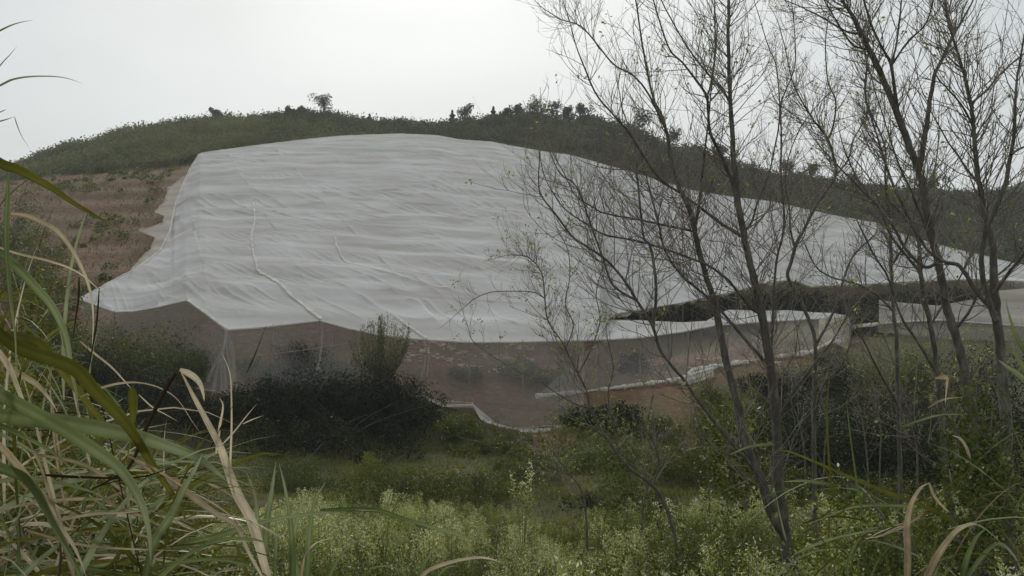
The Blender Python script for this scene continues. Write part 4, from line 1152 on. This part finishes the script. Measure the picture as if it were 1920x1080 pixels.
# J: tree at the right edge
bare_tree("dark bare tree nearest the right edge with a wide V of stems", [
    ('trunk', 6.5, 6.6, [(1905, 1180, 40), (1895, 1040, 36), (1888, 900, 32), (1884, 760, 28), (1874, 640, 24), (1864, 550, 22), (1862, 470, 18), (1855, 430, 14), (1845, 390, 13), (1837, 350, 13), (1830, 300, 12), (1827, 265, 11), (1824, 225, 10), (1820, 195, 10), (1812, 155, 8), (1800, 112, 7), (1787, 72, 6), (1775, 30, 5), (1770, -30, 4)]),
    ('branch', 6.6, 6.9, [(1820, 195, 7), (1835, 182, 6), (1852, 167, 6), (1875, 140, 5), (1902, 115, 5), (1935, 90, 4)]),
    ('branch', 6.5, 6.2, [(1868, 600, 16), (1848, 545, 14), (1840, 490, 13), (1848, 435, 12), (1867, 390, 12), (1885, 345, 11), (1893, 300, 10), (1900, 265, 9), (1903, 212, 8), (1906, 155, 6), (1915, 100, 5), (1925, 40, 4)]),
    ('branch', 6.5, 6.9, [(1868, 590, 12), (1830, 545, 11), (1800, 500, 10), (1770, 490, 9), (1740, 470, 7), (1715, 430, 6), (1690, 400, 5), (1660, 370, 4)]),
    ('branch', 6.2, 6.5, [(1896, 290, 7), (1910, 280, 6), (1935, 270, 5)]),
    ('branch', 6.6, 6.3, [(1826, 240, 6), (1805, 200, 5), (1780, 170, 4), (1760, 150, 3)]),
    ('branch', 6.6, 6.9, [(1836, 345, 7), (1815, 320, 6), (1795, 290, 5), (1775, 262, 4), (1755, 225, 3)]),
    ('branch', 6.4, 6.0, [(1864, 550, 10), (1900, 500, 8), (1925, 470, 7), (1950, 420, 6)]),
    ('branch', 6.5, 6.1, [(1886, 800, 12), (1860, 830, 10), (1830, 870, 8), (1790, 878, 7), (1760, 860, 7), (1735, 825, 6), (1715, 806, 6), (1715, 790, 3)]),
], 1.7, .75, 'bark', .03)

# K: slim dark stems between
bare_tree("slim dark bare tree just left of the forked right tree", [
    ('trunk', 8.5, 8.5, [(1810, 1150, 22), (1790, 1000, 18), (1775, 900, 16), (1765, 780, 14), (1757, 690, 13), (1745, 610, 12), (1733, 560, 12), (1725, 500, 11), (1722, 450, 9), (1700, 400, 8), (1672, 340, 7), (1655, 290, 6), (1640, 240, 4), (1622, 180, 3), (1626, 110, 3)]),
    ('branch', 8.5, 8.8, [(1725, 510, 8), (1700, 480, 7), (1670, 440, 6), (1650, 395, 5), (1625, 360, 5), (1600, 320, 4), (1580, 270, 3)]),
    ('branch', 8.5, 8.2, [(1757, 700, 8), (1720, 640, 7), (1688, 590, 6), (1665, 520, 5), (1640, 480, 5), (1620, 440, 4), (1610, 420, 3)]),
    ('branch', 8.5, 8.9, [(1745, 610, 6), (1775, 560, 5), (1800, 520, 4), (1830, 460, 4), (1850, 400, 3)]),
], 1.3, .7, 'bark', .08)

# P: slender two-stemmed tree behind, between centre and right
bare_tree("slender two-stemmed bare tree between the central tree and the forked right tree", [
    ('trunk', 10.5, 10.5, [(1530, 1080, 14), (1527, 900, 12), (1526, 750, 11), (1528, 640, 10), (1500, 560, 9), (1477, 520, 9), (1484, 490, 9), (1492, 460, 9), (1508, 430, 8), (1520, 405, 8), (1540, 370, 7), (1567, 330, 7), (1562, 290, 7), (1552, 262, 7), (1538, 240, 6), (1525, 225, 5), (1502, 187, 4), (1485, 150, 3), (1470, 80, 2.5)]),
    ('branch', 10.5, 10.8, [(1552, 262, 6), (1562, 237, 5), (1567, 190, 4), (1552, 150, 3.5), (1548, 80, 3), (1555, 20, 2)]),
    ('branch', 10.5, 10.2, [(1490, 462, 6), (1482, 430, 5), (1480, 390, 4.5), (1472, 340, 4), (1480, 290, 3), (1500, 240, 3)]),
    ('branch', 10.5, 10.9, [(1528, 650, 8), (1560, 590, 7), (1580, 530, 6), (1600, 480, 5), (1640, 440, 4)]),
    ('branch', 10.5, 10.9, [(1566, 330, 5), (1590, 300, 5), (1600, 262, 4), (1625, 215, 3.5), (1630, 160, 3)]),
    ('branch', 10.5, 10.1, [(1527, 780, 7), (1545, 720, 6), (1575, 690, 5), (1595, 640, 4), (1600, 590, 4), (1615, 540, 3)]),
], 1.6, .85, 'bark', .06)
bare_tree("thin bare tree whose stem shows as a near-vertical line left of the slim dark tree", [
    ('trunk', 9.5, 9.6, [(1690, 1080, 12), (1688, 900, 11), (1684, 760, 10), (1681, 640, 10), (1675, 583, 9), (1671, 500, 8), (1668, 420, 7), (1660, 340, 6), (1658, 270, 5), (1625, 190, 4), (1625, 110, 3), (1600, 40, 2)]),
    ('branch', 9.5, 9.9, [(1675, 583, 7), (1640, 550, 6), (1600, 530, 5), (1560, 520, 4), (1530, 500, 4), (1510, 460, 3)]),
    ('branch', 9.5, 9.2, [(1671, 500, 5), (1700, 450, 5), (1720, 380, 4), (1750, 330, 3), (1760, 260, 3)]),
    ('branch', 9.5, 9.2, [(1684, 760, 6), (1650, 700, 5), (1620, 640, 4), (1600, 600, 3)]),
], 1.6, .8, 'bark', .06)
# light twiggy saplings in the dark hollow
saps = [((1628, 890), (1615, 780), (1600, 730), (1590, 690), 24, "grey sapling stem catching light in the dark hollow, right of middle"), ((1545, 870), (1550, 800), (1540, 740), (1530, 690), 26, "thin grey sapling in the dark hollow nearest the centre trunk"),
        ((1650, 870), (1652, 800), (1640, 750), (1660, 700), 25, "thin sapling standing right of the light-catching one"), ((1510, 880), (1500, 800), (1480, 740), (1478, 690), 22, "leaning twig sapling behind the centre trunk"),
        ((1720, 900), (1715, 820), (1690, 720), (1665, 650), 20, "sapling leaning left below the short white roll of net"), ((1400, 900), (1380, 820), (1395, 760), (1370, 700), 22, "sapling left of the centre trunk with yellow-green buds"),
        ((1330, 930), (1320, 850), (1300, 800), (1310, 745), 20, "sapling before the bare red soil patch"), ((1205, 960), (1215, 900), (1190, 850), (1160, 800), 18, "pale thin sapling in the hollow left of the crooked tree"),
        ((1100, 990), (1090, 920), (1060, 880), (1040, 850), 16, "dead twiggy sapling over the dark hollow in the middle"), ((1780, 930), (1800, 840), (1790, 780), (1820, 720), 12, "twiggy sapling among the right trunks")]
for a, b, c, d_, dist, lab in saps:
    bare_tree(lab, [('trunk', dist, dist, [(*a, 100 / dist), (*b, 80 / dist), (*c, 60 / dist), (*d_, 40 / dist)])], .55 * 10 / dist * 1.6, 1.3, 'bark_grey', .4, cat="sapling", twigmat='twig_pale', leafmat='young')

# bright leafy shrub at the right
def leafy_shrub(pts, d, label, n=500, ls=.05, mat='weed', spread=.10):
    x0 = P(*pts[0], d); g = float(ground_z(x0[0], x0[1]))
    T_ = thing("leafy_shrub", label, "shrub", (x0[0], d, g)); loc = np.array(T_.location)
    A = Acc(); C_ = []
    for i in range(1, len(pts)):
        e = P(*pts[i], d + rng.uniform(-.3, .3)) - loc; m_ = P(pts[i][0] * .6 + pts[0][0] * .4, pts[i][1] * .5 + pts[0][1] * .5, d) - loc
        q = catmull(np.array([x0 - loc, m_, e]), 8); A.tube(q, np.linspace(.012, .003, len(q)), 5)
        k = rng.integers(len(q) // 4, len(q), n); C_.append(q[k] + rng.normal(size=(n, 3)) * spread)
    link("stem", A.mesh("shrub_stems"), M['twig'], T_)
    v, f = leaf_quads(np.vstack(C_), ls, aspect=.6, updir=.2)
    link("leaves", mesh_np("shrub_leaves", v, f, np.repeat(rng.random(len(f)), 4)), M[mat], T_)
leafy_shrub([(1850, 1000), (1830, 720), (1800, 760), (1860, 770), (1880, 830), (1790, 820), (1840, 870)], 6.2, "bright green leafy shrub among the trunks at the right edge", 420, .035, 'bush', .085)
leafy_shrub([(1820, 1100), (1780, 880), (1830, 930), (1880, 950), (1760, 960), (1900, 880)], 5.6, "green leafy shrub below the bright one at the lower right", 420, .035, 'bush', .09)
leafy_shrub([(1400, 960), (1370, 760), (1350, 800), (1400, 740), (1330, 820), (1420, 800)], 12, "soft green shrub left of the central trunk below the lower net", 450, .06, 'weed_dark', .16)
leafy_shrub([(1180, 980), (1130, 790), (1100, 810), (1160, 800), (1200, 850)], 20, "green shrub rising before the sagging hem", 450, .08, 'bush', .28)
leafy_shrub([(1030, 900), (1060, 760), (1040, 800), (1090, 790)], 30, "small yellow-green shrub at the hem's right end", 300, .10, 'bush', .3)

leafy_shrub([(1700, 1150), (1650, 960), (1720, 940), (1600, 1000), (1760, 1010), (1680, 1040)], 6.5, "fresh green leafy shrub at the bottom between the central and forked trees", 480, .035, 'bush', .11)
leafy_shrub([(1560, 1150), (1540, 1000), (1600, 960), (1500, 1040), (1570, 930)], 8.0, "light green leafy shrub just right of the central tree's foot", 420, .04, 'weed', .13)
leafy_shrub([(1330, 1150), (1300, 990), (1360, 960), (1260, 1010), (1400, 1000)], 8.5, "light green leafy shrub left of the central tree's foot", 420, .04, 'bush', .13)

# ------------------------------------------------------------------ tall grass, left foreground
def traced(parent, mat, d0, d1, wpx, pts, r=None, fold=.3, tw=0.0, taper='tip', name='blade', tube=False):
    pl = np.array(pts, float); n = len(pl)
    ss = np.concatenate([[0], np.cumsum(np.hypot(np.diff(pl[:, 0]), np.diff(pl[:, 1])))]); ss /= ss[-1]
    dd = d0 + (d1 - d0) * ss
    q = np.stack([(pl[:, 0] - 960) / FX * dd, dd, (540 - pl[:, 1]) / FX * dd], 1)
    q = catmull(q, 8); s_ = np.linspace(0, 1, len(q))
    w = wpx / FX * (d0 + (d1 - d0) * s_)
    if taper == 'tip': w = w * np.clip(np.minimum(.55 + s_ * 3, 1), 0, 1) * np.clip((1 - s_) ** .75 * 1.35, .04, 1)
    elif taper == 'both': w = w * np.clip(np.minimum(s_, 1 - s_) * 5, .08, 1)
    q = q - np.array(parent.location)
    A = Acc()
    if tube: A.tube(q, w / 2, 6, rng.random() if r is None else r)
    else: A.blade(q, w, side=np.array([rng.uniform(-.35, .35), 1, rng.uniform(-.3, .3)]), r=np.clip((.15 + .7 * s_ + rng.uniform(-.15, .15)) if r is None else np.full(len(q), float(r)), 0, 1), fold=fold, twist=tw)
    return link(name, A.mesh(name), M[mat], parent)

def gthing(label, px, d, cat="grass clump"):
    x = (px - 960) / FX * d; return thing("silvergrass_clump", label, cat, (x, d, float(ground_z(x, d))))
g1 = gthing("tall silvergrass clump at the left edge, its broad grey-green leaves arching over the picture", -90, 1.9)
G, D, O, K = 'blade_green', 'blade_dry', 'blade_olive', 'blade_dark'
# culms outside the left edge that carry the leaves
for k in range(5):
    px = -60 - 25 * k; d = 1.5 + .15 * k
    traced(g1, O, d, d + .1, 8, [(px + 20, 1900), (px, 1300), (px - 6, 700), (px, 300 - 60 * k), (px + 8, 0)], .4, taper='none', name='culm', tube=True)
BL = [
    (G, 1.5, 1.7, 30, [(-110, 690), (0, 743), (100, 797), (167, 840), (217, 875), (247, 913), (267, 953), (279, 1003), (283, 1060)]),
    (G, 1.7, 2.0, 30, [(-90, 770), (33, 783), (133, 795), (250, 817), (310, 836), (365, 856), (400, 880), (425, 902)]),
    (G, 1.7, 1.9, 17, [(-60, 455), (0, 478), (27, 498), (67, 540), (100, 580), (123, 633), (133, 693), (143, 740), (148, 790)]),
    (O, 1.6, 1.9, 22, [(-70, 260), (0, 307), (33, 320), (93, 352), (133, 379), (183, 408), (213, 424)]),
    (D, 1.9, 2.0, 9, [(20, 400), (50, 404), (80, 417), (107, 433), (133, 465), (155, 505), (170, 550), (175, 600), (172, 660)]),
    (D, 1.7, 1.9, 5, [(-60, 440), (20, 472), (93, 490), (143, 509), (180, 538), (200, 560)]),
    (D, 1.5, 1.6, 18, [(-40, 620), (0, 668), (20, 700), (40, 747), (53, 765)]),
    (D, 1.7, 1.8, 12, [(10, 680), (33, 700), (67, 720), (90, 745), (108, 772)]),
    (D, 2.0, 2.1, 5, [(150, 640), (173, 660), (207, 687), (232, 713), (247, 730)]),
    (O, 2.0, 2.0, 17, [(247, 728), (250, 770), (246, 812)]),
    (D, 1.9, 2.1, 5, [(150, 745), (183, 730), (220, 720), (260, 718), (300, 728), (333, 750), (360, 790), (378, 815)]),
    (O, 1.6, 2.0, 26, [(-40, 590), (33, 650), (133, 687), (180, 735), (240, 800), (285, 870), (335, 945), (350, 980)]),
    (O, 1.7, 2.1, 22, [(-60, 620), (60, 640), (110, 690), (190, 790), (230, 830)]),
    (G, 1.9, 1.8, 16, [(268, 1100), (287, 1020), (320, 967), (343, 920), (367, 877), (380, 850)]),
    (G, 1.5, 1.7, 15, [(-70, 780), (0, 800), (43, 820), (100, 850), (160, 905)]),
    (G, 1.4, 1.6, 28, [(-60, 860), (0, 880), (50, 905), (85, 960), (118, 1020), (150, 1080), (165, 1120)]),
    (D, 1.4, 1.6, 18, [(-20, 820), (15, 855), (73, 927), (103, 975), (140, 1030), (163, 1085)]),
    (D, 1.6, 1.8, 9, [(10, 850), (60, 905), (100, 945), (122, 958)]),
    (D, 1.9, 2.1, 7, [(60, 850), (153, 870), (210, 905), (260, 945), (340, 985), (390, 1002)]),
    (D, 1.9, 2.1, 9, [(180, 925), (220, 952), (262, 968), (300, 985), (360, 998)]),
    (D, 2.0, 1.9, 12, [(250, 860), (300, 893), (345, 920), (400, 960), (443, 987), (467, 1037), (493, 1085), (500, 1120)]),
    (D, 1.9, 1.9, 7, [(240, 855), (290, 880), (330, 905), (380, 940), (430, 990)]),
    (D, 1.8, 1.9, 6, [(50, 995), (150, 1022), (250, 1030), (350, 1033)]),
    (D, 1.7, 1.8, 6, [(90, 980), (170, 965), (230, 962), (265, 958)]),
    (D, 2.0, 2.0, 5, [(240, 997), (260, 1002), (300, 1015), (318, 1027)]),
    (K, 1.9, 2.0, 9, [(330, 700), (310, 730), (273, 803), (250, 860), (230, 885), (167, 920), (130, 935)]),
    (K, 1.7, 1.8, 7, [(100, 1120), (112, 1060), (112, 1010), (108, 960)]),
    (K, 1.8, 1.9, 6, [(70, 890), (150, 895), (260, 895), (340, 870)]),
    (K, 1.9, 1.9, 4, [(148, 520), (147, 560), (140, 610), (137, 640)]),
    (K, 1.9, 1.9, 4, [(186, 540), (180, 610), (168, 680), (157, 735)]),
    (G, 1.8, 2.0, 7, [(30, 595), (75, 640), (85, 680), (110, 730), (118, 760)]),
    (G, 1.5, 1.6, 14, [(15, 330), (10, 450), (18, 560), (28, 640), (30, 760)]),
    (G, 2.0, 2.0, 4, [(-60, 90), (0, 57), (30, 44), (63, 37)]),
    (G, 2.0, 2.0, 2.5, [(-30, 165), (0, 123), (18, 103), (32, 87)]),
    (G, 2.0, 2.1, 4, [(-60, 190), (0, 160), (27, 148), (67, 143), (117, 145), (157, 157)]),
    (G, 2.0, 2.0, 4, [(-50, 238), (0, 227), (27, 219)]),
    (G, 2.0, 2.0, 2.2, [(27, 219), (33, 238), (42, 258), (58, 282)]),
    (G, 2.0, 2.0, 3, [(-40, 225), (0, 210), (13, 204)]),
]
for mt_, d0, d1, w, pts in BL: traced(g1, mt_, d0, d1, w, pts, tw=rng.uniform(-.5, .5))
g2 = gthing("dry tan grass stalks folded over beside the black bushes, left foreground", 480, 2.3)
for mt_, d0, d1, w, pts in [
    (D, 2.2, 2.0, 19, [(520, 1150), (487, 1030), (470, 975), (447, 933), (430, 890), (413, 840), (390, 795), (365, 748), (350, 718), (337, 693)]),
    (D, 2.0, 2.0, 12, [(337, 693), (358, 703), (373, 717), (380, 735), (383, 752)]),
    (D, 2.1, 2.1, 4, [(440, 930), (432, 880), (434, 800), (433, 720), (428, 690), (415, 660)]),
    (D, 2.1, 2.1, 5, [(405, 850), (412, 800), (418, 762), (411, 745)]),
    (D, 2.0, 2.1, 3.5, [(417, 833), (440, 808), (462, 780), (482, 757)]),
    (D, 2.05, 2.1, 2.5, [(455, 795), (475, 786), (495, 779)]),
    (D, 2.1, 2.1, 3, [(260, 740), (285, 763), (310, 777), (333, 790)]),
    (K, 2.1, 2.1, 3, [(395, 840), (420, 790), (440, 755)]),
    (K, 2.2, 2.2, 2.5, [(462, 700), (480, 660), (500, 607)]),
    (D, 2.1, 2.3, 3, [(480, 990), (470, 975), (520, 1005), (535, 1000)]),
]: traced(g2, mt_, d0, d1, w, pts, tw=0, r=None if mt_ != D else .8)
g3 = gthing("fresh upright green grass fan at the lower left of the middle", 520, 2.6)
for mt_, d0, d1, w, pts in [
    (G, 2.5, 2.5, 16, [(490, 1180), (495, 1060), (500, 980), (510, 920), (517, 867)]),
    (G, 2.5, 2.6, 13, [(545, 1180), (548, 1080), (545, 990), (535, 920), (523, 868)]),
    (G, 2.5, 2.3, 13, [(300, 1050), (340, 1024), (400, 1007), (467, 987), (533, 970), (640, 958), (707, 957)]),
    (G, 2.3, 2.4, 9, [(600, 956), (700, 956), (757, 973), (840, 997), (917, 1020)]),
    (G, 2.6, 2.6, 10, [(520, 1180), (515, 1080), (518, 1000), (515, 950)]),
    (G, 2.5, 2.6, 12, [(560, 1180), (575, 1080), (580, 1000), (590, 940), (610, 905)]),
    (G, 2.6, 2.7, 12, [(530, 1180), (500, 1080), (485, 1000), (478, 930), (462, 885)]),
    (G, 2.6, 2.6, 14, [(580, 1180), (560, 1090), (548, 1030), (560, 960), (580, 920)]),
    (O, 2.6, 2.7, 10, [(505, 1180), (470, 1100), (450, 1040), (425, 990)]),
    (G, 2.6, 2.7, 9, [(590, 1180), (610, 1100), (640, 1040), (675, 1010)]),
    (D, 2.6, 2.5, 5, [(560, 1120), (570, 1050), (590, 1020), (625, 1008)]),
]: traced(g3, mt_, d0, d1, w, pts, tw=rng.uniform(-.3, .3))
g4 = gthing("pale arching grass blades at the bottom middle edge", 790, 2.8)
for mt_, d0, d1, w, pts in [(D, 2.7, 2.8, 8, [(780, 1110), (797, 1075), (840, 1056), (890, 1046), (920, 1048), (935, 1054)]), (G, 2.7, 2.8, 8, [(780, 1130), (790, 1068), (803, 1045), (815, 1025)]),
                            (G, 2.8, 2.9, 6, [(770, 1130), (760, 1080), (730, 1062), (690, 1065)]), (G, 2.8, 2.9, 5, [(790, 1130), (830, 1070), (860, 1060)])]:
    traced(g4, mt_, d0, d1, w, pts)
g5 = gthing("dry and green arching grass at the lower right among the trunks", 1740, 4.2)
for mt_, d0, d1, w, pts in [
    (O, 4.6, 4.2, 8, [(1450, 845), (1480, 847), (1530, 867), (1613, 903), (1663, 923), (1763, 963), (1800, 990)][::-1]),
    (G, 4.2, 4.5, 6, [(1453, 833), (1407, 837), (1367, 853)]), (G, 4.5, 4.6, 7, [(1570, 910), (1513, 902), (1467, 903)]),
    (G, 4.2, 4.4, 6, [(1720, 960), (1700, 950), (1647, 948), (1597, 952), (1547, 970), (1510, 985)]),
    (D, 3.8, 3.8, 16, [(1720, 1130), (1747, 1067), (1763, 1037), (1790, 1000), (1813, 985), (1832, 982)]),
    (D, 3.9, 4.0, 14, [(1700, 1130), (1703, 1053), (1702, 987), (1709, 947), (1725, 917), (1742, 905)]),
    (D, 4.0, 4.0, 6, [(1742, 905), (1752, 930), (1768, 950), (1782, 962)]),
    (D, 4.2, 4.2, 7, [(1820, 860), (1812, 838), (1800, 822), (1785, 816)]),
    (D, 4.3, 4.3, 5, [(1740, 765), (1760, 753), (1780, 747), (1805, 745)]), (G, 4.3, 4.3, 5, [(1690, 800), (1720, 790), (1763, 778), (1815, 777)]),
    (D, 4.1, 4.2, 5, [(1700, 980), (1690, 990), (1650, 1005), (1620, 1010)]), (D, 4.2, 4.2, 4, [(1730, 960), (1715, 975), (1680, 990), (1640, 1010)]),
    (D, 4.0, 4.0, 6, [(1760, 705), (1775, 708), (1775, 725), (1772, 760)]), (D, 4.0, 4.0, 5, [(1753, 709), (1765, 709), (1780, 712)]),
    (G, 4.1, 4.3, 9, [(1790, 1130), (1830, 1060), (1870, 1020), (1900, 1040), (1920, 1080)]),
    (G, 4.2, 4.0, 11, [(1800, 1130), (1810, 1060), (1830, 1010), (1850, 990)]),
    (G, 3.5, 3.5, 11, [(1960, 760), (1920, 710), (1890, 688), (1872, 675)]), (G, 3.5, 3.5, 9, [(1960, 780), (1925, 700), (1905, 665), (1897, 640)]),
    (G, 3.6, 3.6, 7, [(1940, 690), (1910, 640), (1895, 600), (1885, 560)]),
    (G, 4.0, 4.2, 7, [(1600, 1130), (1590, 1060), (1620, 1000), (1660, 985)]), (G, 4.0, 4.2, 7, [(1500, 1130), (1490, 1080), (1450, 1050), (1420, 1060)]),
]: traced(g5, mt_, d0, d1, w, pts)

# random fill of the left clumps: tangled leaves, green, olive and dry
def fill_clump(parent, n, pxr, pyr, dr, lens, mats, kind_lim=60):
    for mt_, frac in mats:
        A = Acc(); m_ = int(n * frac)
        for k in range(m_):
            px = rng.uniform(*pxr); d = rng.uniform(*dr); py = rng.uniform(*pyr)
            a = P(px, py, d); L = rng.uniform(*lens); th = rng.normal(0.2, .9)
            dirv = np.array([math.sin(th), rng.normal() * .35, abs(math.cos(th)) * rng.choice([1, 1, .3])]); dirv /= np.linalg.norm(dirv)
            pts = [a]; dd = dirv.copy()
            for i in range(8):
                dd = dd + np.array([.03, 0, -.05 - .04 * i * rng.random()]); dd /= np.linalg.norm(dd); pts.append(pts[-1] + dd * L / 8)
            pts = np.array(pts)
            tpx = pts[:, 0] / pts[:, 1] * FX + 960; tpy = 540 - pts[:, 2] / pts[:, 1] * FX
            if pxr[0] < 400 and (tpx.max() > 560 or np.any((tpx > 190) & (tpy < 700 + .35 * (tpx - 190)))): continue
            pts = pts - np.array(parent.location); s_ = np.linspace(0, 1, 9)
            w = rng.uniform(.005, .016) * (.4 if mt_ == K else 1) * np.clip(np.minimum(s_ * 4 + .4, 1) * (1 - s_) ** .6 * 1.2, .03, 1)
            A.blade(pts, w, side=rng.normal(size=3), r=rng.random(), fold=.3, twist=rng.uniform(-1, 1))
        link("leaf_tangle", A.mesh("leaf_tangle"), M[mt_], parent, "stuff")
g6 = gthing("tangle of dry and green grass leaves filling the lower left corner", 120, 2.3)
fill_clump(g6, 1000, (-140, 340), (900, 1350), (1.9, 3.4), (.25, .75), [(O, .44), (G, .30), (D, .18), (K, .08)])
g7 = gthing("green grass tangle rising along the left edge", -10, 2.9)
fill_clump(g7, 520, (-160, 170), (560, 1200), (2.6, 3.9), (.3, .75), [(O, .55), (G, .25), (D, .08), (K, .12)])
g8 = gthing("thin grass tangle at the lower right corner", 1800, 4.6)
fill_clump(g8, 170, (1380, 1980), (930, 1300), (4.0, 6.0), (.3, .8), [(O, .45), (G, .35), (D, .08), (K, .12)])
# leafy weeds behind the left grass
for px, pt, d, h, lab in ((40, 620, 5.5, 2.2, "olive leafy weed behind the tall grass at the left edge"), (130, 690, 6.0, 2.0, "olive leafy weed low behind the left grass, below the net's corner"),
                          (230, 760, 6.5, 1.8, "leafy weed behind the dry stalks, left foreground"), (330, 800, 7.5, 1.8, "leafy weed right of the crossing green blades"), (100, 800, 5.0, 1.6, "brownish leafy weed in the lower left tangle"),
                          (20, 400, 6.5, 4.0, "tall yellow-green leafy sapling at the left edge")):
    x = (px - 960) / FX * d; g = float(ground_z(x, d)); top = (540 - pt) / FX * d; h = top - g
    T_ = thing("leafy_weed", lab, "weed", (x, d, g))
    a_, b_ = weed_mesh(h, .42, 26, .25, .05)
    link("stems", a_, M['twig'], T_); link("leaves", b_, M['weed_dark'], T_)

# ------------------------------------------------------------------ haze
hm, t, o = newmat('haze')
pv = N(t, "ShaderNodeVolumePrincipled", Density=0.00042, Anisotropy=0.1)
pv.inputs['Color'].default_value = (.93, .95, .97, 1)
t.links.new(pv.outputs[0], o.inputs['Volume'])
x0, x1, y0, y1, z0, z1 = -720, 720, -70, 720, -60, 75
v = np.array([(x0, y0, z0), (x1, y0, z0), (x1, y1, z0), (x0, y1, z0), (x0, y0, z1), (x1, y0, z1), (x1, y1, z1), (x0, y1, z1)])
f = np.array([(3, 2, 1, 0), (4, 5, 6, 7), (0, 1, 5, 4), (1, 2, 6, 5), (2, 3, 7, 6), (3, 0, 4, 7)])
link("haze", mesh_np("haze", v, f), hm, None, "stuff", "thin grey haze lying over the valley and hill", "haze")
print("TRIS", sum(sum(len(p.vertices) - 2 for p in m.polygons) if len(m.polygons) < 3000 else int(2 * len(m.polygons)) for m in bpy.data.meshes), "weeds", cnt)
